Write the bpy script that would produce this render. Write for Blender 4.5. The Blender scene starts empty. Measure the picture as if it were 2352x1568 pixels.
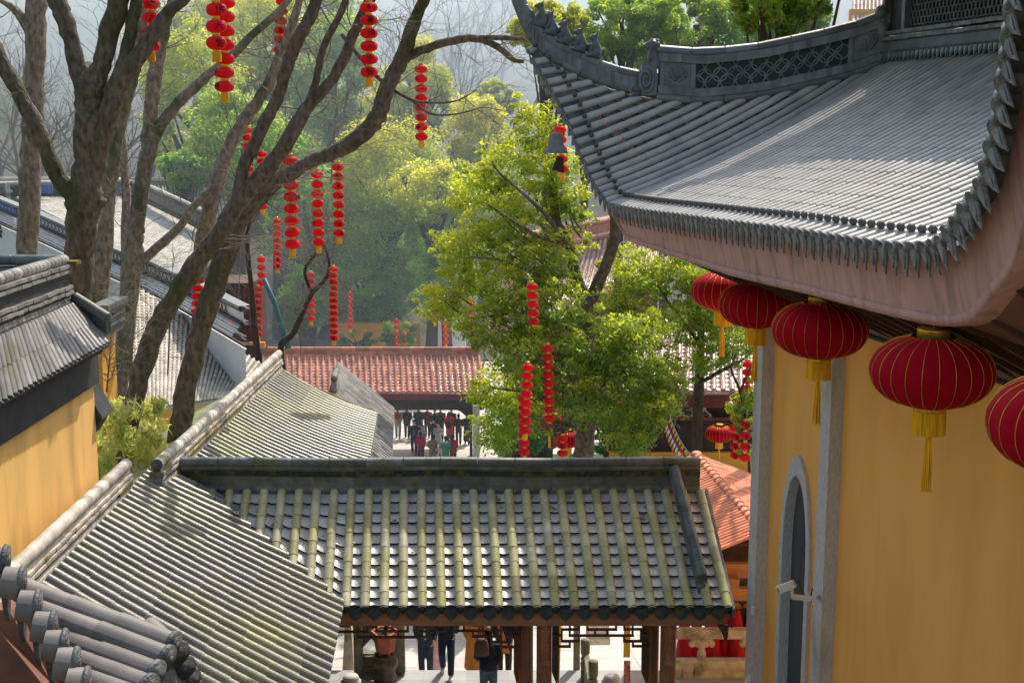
import bpy, bmesh, math, random
import numpy as np
from mathutils import Vector, Matrix

R = random.Random(11)
NR = np.random.default_rng(5)
SC = bpy.context.scene
COL = SC.collection
F = 3000.0                       # focal length in survey units (frame 2352 wide)
TH = math.atan(0.1713)           # camera pitch below the horizon
CZ = 16.5                        # camera height above the lower courtyard
CT, ST = math.cos(TH), math.sin(TH)


def P(x, y, Y):
    """World point seen along survey direction (x, y) at distance Y north of the viewpoint."""
    u, w = (x - 1176) / F, (784 - y) / F
    dy, dz = CT + w * ST, -ST + w * CT
    k = Y / dy
    return Vector((u * k, Y, CZ + dz * k))


# ------------------------------------------------------------------ mesh builder
class MB:
    def __init__(s):
        s.v, s.f, s.m, s.t, s.s = [], [], [], [], []

    def add(s, vs, fs, mat=0, tint=0.5, smooth=True):
        o = len(s.v)
        s.v.extend([tuple(v) for v in vs])
        for f in fs:
            s.f.append([i + o for i in f])
        s.m.extend([mat] * len(fs)); s.t.extend([tint] * len(fs)); s.s.extend([smooth] * len(fs))

    def box(s, c, hx, hy, hz, ax=None, mat=0, tint=0.5):
        c = Vector(c)
        X, Y, Z = ax or (Vector((1, 0, 0)), Vector((0, 1, 0)), Vector((0, 0, 1)))
        vs = [c + X * (hx * i) + Y * (hy * j) + Z * (hz * k) for k in (-1, 1) for j in (-1, 1) for i in (-1, 1)]
        s.add(vs, [(0, 2, 3, 1), (4, 5, 7, 6), (0, 1, 5, 4), (2, 6, 7, 3), (0, 4, 6, 2), (1, 3, 7, 5)], mat, tint, False)

    def prism(s, poly, d, mat=0, tint=0.5, smooth=False):
        """closed polygon (list of points) pushed along vector d"""
        n = len(poly); d = Vector(d)
        vs = [Vector(p) for p in poly] + [Vector(p) + d for p in poly]
        fs = [tuple(range(n))[::-1], tuple(range(n, 2 * n))] + [(i, (i + 1) % n, n + (i + 1) % n, n + i) for i in range(n)]
        s.add(vs, fs, mat, tint, smooth)

    def tube(s, pts, rads, n=8, mat=0, tint=0.5, cap=True, squash=None):
        pts = [Vector(p) for p in pts]
        if not hasattr(rads, '__len__'):
            rads = [rads] * len(pts)
        vs, fs = [], []
        T = (pts[1] - pts[0]).normalized()
        up = Vector((0, 0, 1)) if abs(T.z) < 0.9 else Vector((1, 0, 0))
        A = T.cross(up).normalized()
        for i, p in enumerate(pts):
            t = (pts[min(i + 1, len(pts) - 1)] - pts[max(i - 1, 0)]).normalized()
            A = (A - t * A.dot(t)).normalized(); B = t.cross(A)
            for k in range(n):
                a = 2 * math.pi * k / n
                vs.append(p + A * (math.cos(a) * rads[i]) + B * (math.sin(a) * rads[i]))
        for i in range(len(pts) - 1):
            for k in range(n):
                k2 = (k + 1) % n
                fs.append((i * n + k, i * n + k2, (i + 1) * n + k2, (i + 1) * n + k))
        if cap:
            fs.append(tuple(range(n))[::-1]); fs.append(tuple((len(pts) - 1) * n + k for k in range(n)))
        s.add(vs, fs, mat, tint)

    def lathe(s, prof, n=16, org=(0, 0, 0), mat=0, tint=0.5, ax=None, lobe=0, smooth=True):
        o = Vector(org)
        X, Y, Z = ax or (Vector((1, 0, 0)), Vector((0, 1, 0)), Vector((0, 0, 1)))
        vs, fs = [], []
        for r, z in prof:
            for k in range(n):
                a = 2 * math.pi * k / n
                rr = r * (1 - lobe * (k % 2))
                vs.append(o + X * (math.cos(a) * rr) + Y * (math.sin(a) * rr) + Z * z)
        for i in range(len(prof) - 1):
            for k in range(n):
                k2 = (k + 1) % n
                fs.append((i * n + k, i * n + k2, (i + 1) * n + k2, (i + 1) * n + k))
        fs.append(tuple(range(n))[::-1]); fs.append(tuple((len(prof) - 1) * n + k for k in range(n)))
        s.add(vs, fs, mat, tint, smooth)

    def ball(s, c, rx, ry=None, rz=None, n=10, m=7, ax=None, mat=0):
        ry = ry or rx; rz = rz or rx
        X, Y, Z = ax or (Vector((1, 0, 0)), Vector((0, 1, 0)), Vector((0, 0, 1)))
        prof = [(max(1e-4, math.sin(math.pi * i / m)), -math.cos(math.pi * i / m)) for i in range(m + 1)]
        s.lathe(prof, n, c, mat, 0.5, (X * rx, Y * ry, Z * rz))

    def mesh(s, name, mats, off=(0, 0, 0)):
        off = Vector(off)
        me = bpy.data.meshes.new(name)
        me.from_pydata([Vector(v) - off for v in s.v], [], s.f)
        for m in mats if isinstance(mats, (list, tuple)) else [mats]:
            me.materials.append(m)
        me.polygons.foreach_set('material_index', s.m)
        me.polygons.foreach_set('use_smooth', s.s)
        a = me.attributes.new('tint', 'FLOAT', 'FACE'); a.data.foreach_set('value', s.t)
        me.update()
        return me


ORG = {}


def link(name, me, parent=None, loc=None):
    o = bpy.data.objects.new(name, me); COL.objects.link(o)
    if parent is not None:
        o.parent = parent; ORG[o.name] = ORG[parent.name]
        if loc is not None:
            o.location = loc
    else:
        o.location = loc if loc is not None else (0, 0, 0)
        ORG[o.name] = Vector(o.location)
    return o


def tag(o, label=None, cat=None, group=None, kind=None):
    if label: o['label'] = label
    if cat: o['category'] = cat
    if group: o['group'] = group
    if kind: o['kind'] = kind
    return o


def thing(name, loc, label, cat, group=None):
    return tag(link(name, None, None, Vector(loc)), label, cat, group)


def part(name, mb, mats, parent):
    return link(name, mb.mesh(name, mats, ORG[parent.name]), parent)


def single(name, mb, mats, base, label, cat, group=None, kind=None):
    return tag(link(name, mb.mesh(name, mats, base), None, Vector(base)), label, cat, group, kind)


# ------------------------------------------------------------------ materials
def pmat(name, col, rough=0.6, var=0.25, scale=4.0, bump=0.2, bscale=30.0, tint=0.0, col2=None, mscale=2.0, mlo=0.5, mhi=0.65,
         spec=0.4, trans=None, stretch=None, metal=0.0, sheen=0.0, coat=0.0, tinted=None):
    m = bpy.data.materials.new(name); m.use_nodes = True
    nt = m.node_tree; N, L = nt.nodes, nt.links
    bs = N['Principled BSDF']; out = N['Material Output']
    bs.inputs['Roughness'].default_value = rough
    bs.inputs['Specular IOR Level'].default_value = spec
    bs.inputs['Metallic'].default_value = metal
    if coat: bs.inputs['Coat Weight'].default_value = coat; bs.inputs['Coat Roughness'].default_value = 0.25
    if sheen: bs.inputs['Sheen Weight'].default_value = sheen
    tc = N.new('ShaderNodeTexCoord'); vec = tc.outputs['Object']
    if stretch:
        mp = N.new('ShaderNodeMapping'); mp.inputs['Scale'].default_value = stretch
        L.new(vec, mp.inputs['Vector']); vec = mp.outputs['Vector']
    def noise(sc, det=4.0):
        n = N.new('ShaderNodeTexNoise'); n.inputs['Scale'].default_value = sc; n.inputs['Detail'].default_value = det
        L.new(vec, n.inputs['Vector']); return n.outputs['Fac']
    def mix(a, b, f, mode='MIX'):
        n = N.new('ShaderNodeMix'); n.data_type = 'RGBA'; n.blend_type = mode
        if isinstance(f, float): n.inputs[0].default_value = f
        else: L.new(f, n.inputs[0])
        for sock, v in ((n.inputs[6], a), (n.inputs[7], b)):
            if isinstance(v, (tuple, list)): sock.default_value = (*v[:3], 1)
            else: L.new(v, sock)
        return n.outputs[2]
    lo = tuple(max(0, c * (1 - var)) for c in col); hi = tuple(c * (1 + var) for c in col)
    mr = N.new('ShaderNodeMapRange'); mr.inputs[1].default_value = 0.3; mr.inputs[2].default_value = 0.7
    L.new(noise(scale, 6), mr.inputs[0])
    c = mix(lo, hi, mr.outputs[0])
    if tinted or tint:
        at = N.new('ShaderNodeAttribute'); at.attribute_name = 'tint'
    if tinted:
        c = mix(c, tinted, at.outputs['Fac'])
    if col2:
        m2 = N.new('ShaderNodeMapRange'); m2.inputs[1].default_value = mlo; m2.inputs[2].default_value = mhi
        L.new(noise(mscale, 6), m2.inputs[0])
        c = mix(c, col2, m2.outputs[0])
    if tint:
        ma = N.new('ShaderNodeMapRange'); ma.inputs[3].default_value = 1 - tint; ma.inputs[4].default_value = 1 + tint
        L.new(at.outputs['Fac'], ma.inputs[0])
        c = mix(c, ma.outputs[0], 1.0, 'MULTIPLY')
    L.new(c, bs.inputs['Base Color'])
    if bump:
        b = N.new('ShaderNodeBump'); b.inputs['Strength'].default_value = bump; b.inputs['Distance'].default_value = 0.02 if bump < .95 else .06
        L.new(noise(bscale, 5), b.inputs['Height']); L.new(b.outputs['Normal'], bs.inputs['Normal'])
    if trans:
        tr = N.new('ShaderNodeBsdfTranslucent'); tcx = mix(c, trans, 1.0, 'MULTIPLY'); L.new(tcx, tr.inputs['Color'])
        ms = N.new('ShaderNodeMixShader'); ms.inputs[0].default_value = 0.62
        L.new(bs.outputs[0], ms.inputs[1]); L.new(tr.outputs[0], ms.inputs[2]); L.new(ms.outputs[0], out.inputs['Surface'])
    return m


M = {}
M['tile_hall'] = pmat('hall grey tile', (0.41, 0.395, 0.385), 0.34, 0.15, 3, 0.12, 40, tint=0.12, spec=0.8)
M['tile_gate'] = pmat('mossy gate tile', (0.54, 0.52, 0.37), 0.36, 0.25, 4, 0.2, 40, tint=0.2, col2=(0.42, 0.40, 0.18), mscale=1.3, mlo=0.35, mhi=0.6, spec=0.5)
M['pan_gate'] = pmat('gate pan tile', (0.52, 0.50, 0.48), 0.33, 0.15, 5, 0.15, 35, tint=0.2, col2=(0.13, 0.14, 0.05), mscale=3.5, mlo=0.62, mhi=0.68)
M['tile_cor'] = pmat('corridor tile', (0.165, 0.155, 0.145), 0.33, 0.25, 3, 0.2, 40, tint=0.22, col2=(0.26, 0.26, 0.12), mscale=0.5, mlo=0.42, mhi=0.62, spec=0.85)
M['pan_dark'] = pmat('dark pan tile', (0.12, 0.12, 0.12), 0.7, 0.3, 6, 0.3, 30, tint=0.3)
M['tile_green'] = pmat('green corridor tile', (0.40, 0.41, 0.22), 0.4, 0.3, 3, 0.2, 40, tint=0.3, spec=0.5)
M['tile_left'] = pmat('coping tile', (0.27, 0.26, 0.26), 0.42, 0.25, 4, 0.15, 40, tint=0.35, col2=(0.16, 0.15, 0.05), mscale=0.6, mlo=0.6, mhi=0.72)
M['tile_fore'] = pmat('foreground tile', (0.20, 0.18, 0.175), 0.5, 0.15, 6, 0.08, 80, tint=0.15, col2=(0.17, 0.155, 0.155), mscale=5, mlo=0.55, mhi=0.75)
M['eave_dark'] = pmat('carved eave tile', (0.10, 0.105, 0.115), 0.5, 0.35, 14, 0.6, 45, tint=0.2)
M['eave_hall'] = pmat('carved hall eave tile', (0.22, 0.235, 0.255), 0.5, 0.35, 14, 0.8, 60, tint=0.2)
M['eave_moss'] = pmat('mossy eave tile', (0.035, 0.042, 0.045), 0.6, 0.4, 12, 0.5, 45, col2=(0.06, 0.065, 0.03), mscale=6)
M['ridge_dark'] = pmat('dark ridge', (0.13, 0.145, 0.15), 0.45, 0.35, 6, 0.3, 30, tint=0.3, col2=(0.10, 0.11, 0.04), mscale=3, mlo=0.55, mhi=0.68)
M['ridge_hall'] = pmat('hall ridge', (0.155, 0.175, 0.195), 0.42, 0.25, 5, 0.25, 40, tint=0.25, col2=(0.12, 0.13, 0.09), mscale=3, mlo=0.6, mhi=0.75)
M['ridge_pale'] = pmat('pale ridge', (0.50, 0.46, 0.41), 0.55, 0.25, 5, 0.3, 30, tint=0.3, col2=(0.22, 0.19, 0.04), mscale=2.2, mlo=0.6, mhi=0.7)
M['joint'] = pmat('pale joint', (0.46, 0.45, 0.42), 0.8, 0.2, 6, 0.1, 20)
M['paving_shade'] = pmat('grey paving with shade', (0.36, 0.37, 0.38), 0.7, 0.12, 1.5, 0.15, 20, tint=0.12)  # darker paving copy; the platform's shade is partly in its grey
M['moss_dark'] = pmat('dark mossy clay', (0.035, 0.04, 0.04), 0.9, 0.4, 20, 0.6, 60, col2=(0.11, 0.10, 0.025), mscale=5, mlo=0.48, mhi=0.62)
M['pan_edge_shade'] = pmat('painted edge shadow', (0.03, 0.03, 0.032), 0.8, 0.3, 6, 0)  # dark tone painted on tile edges as their shadow line
M['pan_black'] = pmat('grimy pan tile', (0.04, 0.04, 0.04), 0.8, 0.3, 6, 0.2, 30)
M['moss'] = pmat('moss', (0.16, 0.13, 0.02), 0.95, 0.4, 20, 0.8, 60)
M['mortar'] = pmat('mortar', (0.16, 0.16, 0.155), 0.85, 0.3, 6, 0.4, 30)
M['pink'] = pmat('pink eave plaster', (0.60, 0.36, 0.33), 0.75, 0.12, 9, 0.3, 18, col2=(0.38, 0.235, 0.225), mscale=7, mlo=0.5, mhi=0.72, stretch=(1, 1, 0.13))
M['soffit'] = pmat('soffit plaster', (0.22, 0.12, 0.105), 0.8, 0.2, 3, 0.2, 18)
M['yellow'] = pmat('yellow plaster', (0.97, 0.495, 0.125), 0.8, 0.08, 1.2, 0.12, 14, col2=(0.82, 0.42, 0.095), mscale=1.5, mlo=0.5, mhi=0.9, stretch=(1, 1, 0.25))
M['yellow2'] = pmat('yellow left plaster', (0.92, 0.56, 0.18), 0.8, 0.15, 1.2, 0.15, 14, col2=(0.6, 0.36, 0.13), mscale=2, mlo=0.5, mhi=0.75, stretch=(1, 1, 0.2))
M['orange'] = pmat('orange plaster', (0.7, 0.36, 0.06), 0.8, 0.12, 2, 0.1, 14)
M['granite'] = pmat('granite', (0.55, 0.55, 0.56), 0.75, 0.15, 30, 0.2, 60, col2=(0.3, 0.26, 0.23), mscale=1.5, mlo=0.55, mhi=0.8, stretch=(1, 1, 0.4))
M['granite_warm'] = pmat('carved stone', (0.52, 0.47, 0.37), 0.8, 0.2, 8, 0.3, 40, col2=(0.24, 0.22, 0.17), mscale=2.5)
M['stone_green'] = pmat('weathered stone', (0.22, 0.22, 0.155), 0.85, 0.3, 7, 0.4, 40, col2=(0.13, 0.15, 0.08), mscale=3)
M['slate'] = pmat('grey panel', (0.085, 0.085, 0.09), 0.8, 0.2, 3, 0.1, 20, stretch=(1, 1, 0.3))
M['band'] = pmat('dark band', (0.05, 0.053, 0.06), 0.8, 0.3, 4, 0.2, 20)
M['wood'] = pmat('brown timber', (0.30, 0.13, 0.06), 0.5, 0.3, 3, 0.15, 20, stretch=(3, 3, 0.6))
M['wood_light'] = pmat('eave board', (0.36, 0.17, 0.085), 0.6, 0.25, 3, 0.15, 20, stretch=(0.5, 3, 3))
M['wood_dark'] = pmat('dark timber', (0.075, 0.033, 0.025), 0.6, 0.3, 3, 0.15, 20)
M['wood_fore'] = pmat('reddish board', (0.22, 0.075, 0.035), 0.6, 0.4, 2, 0.15, 10)
M['maroon'] = pmat('maroon paint', (0.16, 0.035, 0.035), 0.55, 0.25, 3, 0.1, 20)
M['shade'] = pmat('dark timber and painted shade', (0.05, 0.035, 0.035), 0.8, 0.3, 3, 0.1, 10)  # dark timber tone that also stands in for shade in recesses
M['red_tile'] = pmat('red glazed tile', (0.62, 0.24, 0.15), 0.2, 0.25, 3, 0.08, 40, tint=0.35, spec=0.6)
M['red_pan'] = pmat('red glazed pan', (0.62, 0.3, 0.25), 0.12, 0.3, 5, 0.35, 12, tint=0.4, spec=0.7)
M['pink_tile'] = pmat('pinkish glazed tile', (0.55, 0.36, 0.33), 0.3, 0.25, 3, 0.1, 40, tint=0.3)
M['orange_tile'] = pmat('terracotta tile', (0.78, 0.33, 0.2), 0.6, 0.15, 3, 0.15, 40, tint=0.25)
M['grey_tile'] = pmat('pale grey tile', (0.50, 0.465, 0.41), 0.6, 0.2, 2, 0.3, 30, tint=0.2)
M['white_wall'] = pmat('white plaster', (0.74, 0.75, 0.78), 0.8, 0.08, 1, 0.1, 10)
M['black'] = pmat('black trim', (0.035, 0.04, 0.05), 0.6, 0.3, 5, 0.2, 20)
M['blue'] = pmat('blue painted panel', (0.045, 0.10, 0.30), 0.6, 0.35, 4, 0.1, 10)
M['red'] = pmat('red lantern cloth', (0.95, 0.02, 0.05), 0.6, 0.12, 3, 0.05, 60, trans=(0.8, 0.25, 0.2), sheen=0.2)
M['deep_red'] = pmat('deep red velvet', (0.40, 0.002, 0.014), 0.8, 0.12, 3, 0.05, 80, spec=0.1)
M['gold'] = pmat('gold band', (0.75, 0.47, 0.06), 0.3, 0.3, 20, 0.3, 60, metal=0.7)
M['fringe'] = pmat('yellow fringe', (1.0, 0.54, 0.02), 0.7, 0.3, 60, 0.6, 90, stretch=(1, 1, 0.05))
M['ink'] = pmat('black ink', (0.012, 0.006, 0.006), 0.7, 0.1, 5, 0)
M['red_cloth'] = pmat('red cloth', (0.55, 0.008, 0.02), 0.75, 0.35, 5, 0.3, 10, stretch=(1, 1, 0.2))
M['bark'] = pmat('rough bark', (0.15, 0.125, 0.1), 0.9, 0.55, 11, 1.0, 22, col2=(0.06, 0.07, 0.022), mscale=1.0, mlo=0.5, mhi=0.68, stretch=(1, 1, 0.5))
M['bark_pale'] = pmat('pale bark', (0.27, 0.23, 0.19), 0.9, 0.5, 11, 1.0, 22, col2=(0.09, 0.11, 0.06), mscale=1.4, mlo=0.52, mhi=0.66, stretch=(1, 1, 0.5))
M['bark_dark'] = pmat('dark bark', (0.055, 0.043, 0.036), 0.9, 0.35, 6, 0.8, 20, stretch=(1, 1, 0.4))
M['twig'] = pmat('pale twig', (0.19, 0.16, 0.13), 0.8, 0.2, 8, 0)
M['haze_twig'] = pmat('grey winter wood', (0.13, 0.10, 0.085), 0.9, 0.2, 8, 0)
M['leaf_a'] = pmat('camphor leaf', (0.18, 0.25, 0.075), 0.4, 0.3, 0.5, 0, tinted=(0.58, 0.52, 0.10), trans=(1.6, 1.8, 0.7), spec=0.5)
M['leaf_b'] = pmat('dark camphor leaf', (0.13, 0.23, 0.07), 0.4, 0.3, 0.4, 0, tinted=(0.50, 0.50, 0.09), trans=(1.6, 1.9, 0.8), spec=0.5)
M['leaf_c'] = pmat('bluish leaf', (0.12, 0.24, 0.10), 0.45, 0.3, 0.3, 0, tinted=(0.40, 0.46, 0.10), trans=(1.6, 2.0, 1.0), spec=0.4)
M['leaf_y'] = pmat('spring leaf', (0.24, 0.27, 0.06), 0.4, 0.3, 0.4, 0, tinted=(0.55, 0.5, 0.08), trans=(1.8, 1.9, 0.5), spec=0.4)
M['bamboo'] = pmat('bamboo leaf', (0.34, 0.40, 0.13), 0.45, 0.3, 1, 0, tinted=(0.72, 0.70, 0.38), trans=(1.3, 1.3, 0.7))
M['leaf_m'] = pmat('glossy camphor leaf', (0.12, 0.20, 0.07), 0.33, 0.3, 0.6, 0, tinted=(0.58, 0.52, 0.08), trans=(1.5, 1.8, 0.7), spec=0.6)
M['earth'] = pmat('leaf litter ground', (0.10, 0.085, 0.06), 0.95, 0.4, 0.3, 0.5, 3, col2=(0.06, 0.075, 0.035), mscale=0.08)
M['paving'] = pmat('stone paving', (0.62, 0.60, 0.57), 0.75, 0.12, 1.5, 0.15, 20, tint=0.12, col2=(0.5, 0.48, 0.46), mscale=0.6)
M['lawn'] = pmat('lawn', (0.045, 0.085, 0.025), 0.9, 0.35, 5, 0.6, 40)
M['bell'] = pmat('bronze bell', (0.2, 0.205, 0.19), 0.55, 0.3, 8, 0.25, 30)
M['white_paint'] = pmat('white enamel', (0.72, 0.72, 0.72), 0.35, 0.05, 5, 0)
M['terracotta'] = pmat('red clay pot', (0.36, 0.10, 0.06), 0.55, 0.2, 6, 0.2, 20)
M['bronze'] = pmat('brown urn glaze', (0.09, 0.065, 0.05), 0.35, 0.35, 8, 0.2, 20)
M['yellow_paint'] = pmat('yellow paint', (0.62, 0.42, 0.03), 0.5, 0.15, 4, 0.1, 10)
M['teal'] = pmat('teal pipe', (0.05, 0.17, 0.20), 0.5, 0.2, 4, 0.1, 10)
M['skin'] = pmat('skin', (0.50, 0.30, 0.21), 0.55, 0.08, 20, 0)
M['hair'] = pmat('black hair', (0.012, 0.01, 0.01), 0.45, 0.2, 30, 0.3, 60)
M['mask'] = pmat('face mask', (0.75, 0.78, 0.8), 0.8, 0.05, 10, 0)
CLOTH = {}


def cloth(c):
    k = tuple(c)
    if k not in CLOTH:
        CLOTH[k] = pmat('cloth', c, 0.85, 0.2, 8, 0.3, 20)
    return CLOTH[k]


# ------------------------------------------------------------------ camera, light
cam = bpy.data.cameras.new('camera'); co = bpy.data.objects.new('camera', cam); COL.objects.link(co)
co.location = (0, 0, CZ); co.rotation_euler = (math.pi / 2 - TH, 0, 0)
cam.sensor_width = 36; cam.lens = 36 * F / 2352; cam.clip_end = 2000; cam.clip_start = 0.1
SC.camera = co
AZ, EL = math.radians(-24), math.radians(52)      # sun: right of straight ahead, behind the great hall
SUN = Vector((-math.sin(AZ) * math.cos(EL), math.cos(AZ) * math.cos(EL), math.sin(EL)))
w = bpy.data.worlds.new('World'); SC.world = w; w.use_nodes = True
sk = w.node_tree.nodes.new('ShaderNodeTexSky'); sk.sky_type = 'NISHITA'; sk.sun_disc = False
sk.sun_elevation = EL; sk.sun_rotation = -AZ; sk.dust_density = 3.2; sk.air_density = 2.1
bg = w.node_tree.nodes['Background']; bg.inputs[1].default_value = 0.15
w.node_tree.links.new(sk.outputs[0], bg.inputs[0])
ld = bpy.data.lights.new('sun', 'SUN'); ld.energy = 5.0; ld.angle = math.radians(0.5); ld.color = (1.0, 0.91, 0.77)
lo = bpy.data.objects.new('sun', ld); COL.objects.link(lo)
lo.rotation_euler = (-SUN).to_track_quat('-Z', 'Y').to_euler(); lo.location = (-20, 20, 60)
SC.view_settings.view_transform = 'Standard'; SC.view_settings.look = 'None'; SC.view_settings.exposure = 0
SC.cycles.use_denoising = True
SC.cycles.max_bounces = 8; SC.cycles.diffuse_bounces = 5; SC.cycles.glossy_bounces = 2; SC.cycles.transmission_bounces = 4
SC.cycles.volume_bounces = 3; SC.cycles.sample_clamp_indirect = 6.0; SC.cycles.caustics_reflective = False

# ------------------------------------------------------------------ curve helpers
def crom(ctrl, n):
    """n points on a Catmull-Rom curve through ctrl, uniform in control index"""
    ctrl = [Vector(c) for c in ctrl]; out = []
    for i in range(n):
        t = i / (n - 1) * (len(ctrl) - 1); k = min(int(t), len(ctrl) - 2); f = t - k
        p0, p1, p2, p3 = ctrl[max(k - 1, 0)], ctrl[k], ctrl[k + 1], ctrl[min(k + 2, len(ctrl) - 1)]
        out.append(0.5 * (2 * p1 + (p2 - p0) * f + (2 * p0 - 5 * p1 + 4 * p2 - p3) * f * f + (3 * p1 - p0 - 3 * p2 + p3) * f ** 3))
    return out


def spaced(pts, step=None, n=None):
    """resample a polyline by length"""
    d = [0.0]
    for a, b in zip(pts, pts[1:]): d.append(d[-1] + (b - a).length)
    n = n or max(2, int(d[-1] / step) + 1)
    out, k = [], 0
    for i in range(n):
        t = d[-1] * i / (n - 1) if step is None else min(i * step, d[-1])
        while k < len(d) - 2 and d[k + 1] < t: k += 1
        f = (t - d[k]) / max(d[k + 1] - d[k], 1e-9)
        out.append(pts[k].lerp(pts[k + 1], f))
    return out


# ------------------------------------------------------------------ tiled roofs
def tile_run(mb, line, side, r, seg, n=6, lift=0.0, jit=0.03, mat=0, full=False, jm=None):
    pts = spaced(line, n=max(2, round(sum((b - a).length for a, b in zip(line, line[1:])) / seg) + 1))
    for i in range(len(pts) - 1):
        a, b = pts[i], pts[i + 1]
        t = (b - a).normalized(); s = (side - t * side.dot(t)).normalized(); up = s.cross(t)
        if up.z < 0 and not full: up = -up
        j = 1 + R.uniform(-jit, jit); ra, rb = r * 1.03 * j, r * 0.95 * j
        dx = s * R.uniform(-jit, jit) * r * 1.4 + up * R.uniform(-0.3, 0.5) * jit * r
        vs = []
        for p, rr in ((a - t * 0.014, ra), (a - t * (0.0 if jm is None else .007), ra), (b, rb)):
            for k in range(n + 1):
                an = (2 * math.pi if full else math.pi) * k / n
                vs.append(p + dx + s * (math.cos(an) * rr) + up * (math.sin(an) * rr + lift))
        fs = [(q * (n + 1) + k, q * (n + 1) + k + 1, (q + 1) * (n + 1) + k + 1, (q + 1) * (n + 1) + k) for q in range(2) for k in range(n)]
        tv = R.random()
        mb.add(vs, fs[n:], mat, tv); mb.add(vs, fs[:n], mat if jm is None else jm, tv); mb.add(vs[:n + 1], [tuple(range(n + 1))], mat, tv, False)


def pan_run(mb, la, lb, r, seg, depth=0.045, mat=0, coarse=False, rise=0.045):
    n = max(2, round(sum((b - a).length for a, b in zip(la, la[1:])) / seg) + 1)
    A, B = spaced(la, n=n), spaced(lb, n=n)
    q = 2 if coarse else 4
    for i in range(n - 1):
        vs = []
        up = (B[i] - A[i]).cross(A[i + 1] - A[i]).normalized()
        if up.z < 0: up = -up
        for (a, b), h in (((A[i], B[i]), 0.01), ((A[i], B[i]), rise), ((A[i + 1], B[i + 1]), 0.012)):
            for k in range(q + 1):
                f = k / q
                vs.append(a.lerp(b, f) + up * (h - depth * (1 - (2 * f - 1) ** 2)))
        fs = [(z * (q + 1) + k, z * (q + 1) + k + 1, (z + 1) * (q + 1) + k + 1, (z + 1) * (q + 1) + k) for z in range(2) for k in range(q)]
        tv = R.random()
        mb.add(vs, fs[q:], 0, tv); mb.add(vs, fs[:q], 1, tv, False)  # riser faces take the painted shadow colour


def eave_disc(mb, p, t, side, r, mat=0, thick=0.03, rim=True, rnd=False):
    """round end tile: p centre of tube axis at its open end, t points up the slope"""
    t = Vector((t.x, t.y, t.z * (.35 if rnd else 1))).normalized()
    s = (side - t * side.dot(t)).normalized(); up = s.cross(t)
    if up.z < 0: up = -up
    c = p - t * thick
    mb.lathe([(r * 1.06, 0), (r * 1.06, thick), (r * 0.98, thick + .004)], 12, c, mat, R.random(), (s, up, t))
    if rim:
        mb.lathe([(r * 0.78, -0.012), (r * 0.72, 0.004)], 10, c, mat, R.random(), (s, up, t))
        mb.lathe([(r * 0.36, -0.018), (r * 0.3, 0.004)], 8, c, mat, R.random(), (s, up, t))


def drip(mb, a, b, t, r, drop=0.16, mat=0, lean=0.03, rnd=False):
    """hanging drip tile between tube ends a and b: curved shield with a pointed tip"""
    s = (b - a); wd = s.length; s = s.normalized(); m = (a + b) / 2 - t * 0.02
    up = s.cross(t); up = up if up.z > 0 else -up
    out, dn = (Vector((-t.x, -t.y, 0)).normalized(), None) if rnd else (-t, -up)
    if rnd: dn = (-Vector((0, 0, 1)) + out * .18).normalized()
    prof = [(-0.42, 0.0), (-0.40, 0.35), (-0.27, 0.62), (-0.12, 0.8), (0, 1.0), (0.12, 0.8), (0.27, 0.62), (0.40, 0.35), (0.42, 0.0), (0.22, -0.13), (0, -0.18), (-0.22, -0.13)]
    if rnd: prof = [(-.47, -.1), (-.44, .3), (-.34, .62), (-.18, .85), (-.06, .92), (0, 1.05), (.06, .92), (.18, .85), (.34, .62), (.44, .3), (.47, -.1), (.3, -.25), (0, -.35), (-.3, -.25)]
    front = [m + s * (x * wd) + dn * (y * drop - 0.02) + out * (lean * (1 - (2 * x) ** 2)) for x, y in prof]
    mb.prism(front, -out * 0.018, mat, R.random())
    inn = [m + s * (x * wd * 0.66) + dn * ((y * 0.66 + 0.08) * drop - 0.02) + out * (lean * (1 - (2 * x) ** 2) + 0.008) for x, y in prof]
    mb.prism(inn, -out * 0.012, mat, R.random())


def tile_roof(root, lines, r, seg, mt, mp, me=None, pseg=0.2, drop=0.16, skip_pan=False, caps=None, n=6, coarse=False, pdepth=.045, prise=.045, jm=None, lift=0, rnd=False, open_ends=True, broken=()):
    """lines: tube centre lines from eave to ridge, ordered along the eave"""
    tiles, pans, ev = MB(), MB(), MB()
    N = len(lines)
    for i, l in enumerate(lines):
        a = lines[max(i - 1, 0)]; b = lines[min(i + 1, N - 1)]
        side = (b[0] - a[0]).normalized()
        tile_run(tiles, l, side, r, seg, n, lift, jm=1 if jm else None)
        t = (l[1] - l[0]).normalized()
        if i not in broken and me:
            eave_disc(ev, l[0], t, side, r, rnd=rnd)
        if i < N - 1:
            pan_run(pans, l, lines[i + 1], r, pseg, pdepth, 0, coarse, prise)
            if me: drip(ev, l[0], lines[i + 1][0], t, r, drop, rnd=rnd)
    part('cover_tiles', tiles, [mt, jm] if jm else mt, root); part('pan_tiles', pans, [mp, M['pan_edge_shade']], root)
    if me: part('eave_tiles', ev, me, root)


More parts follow.
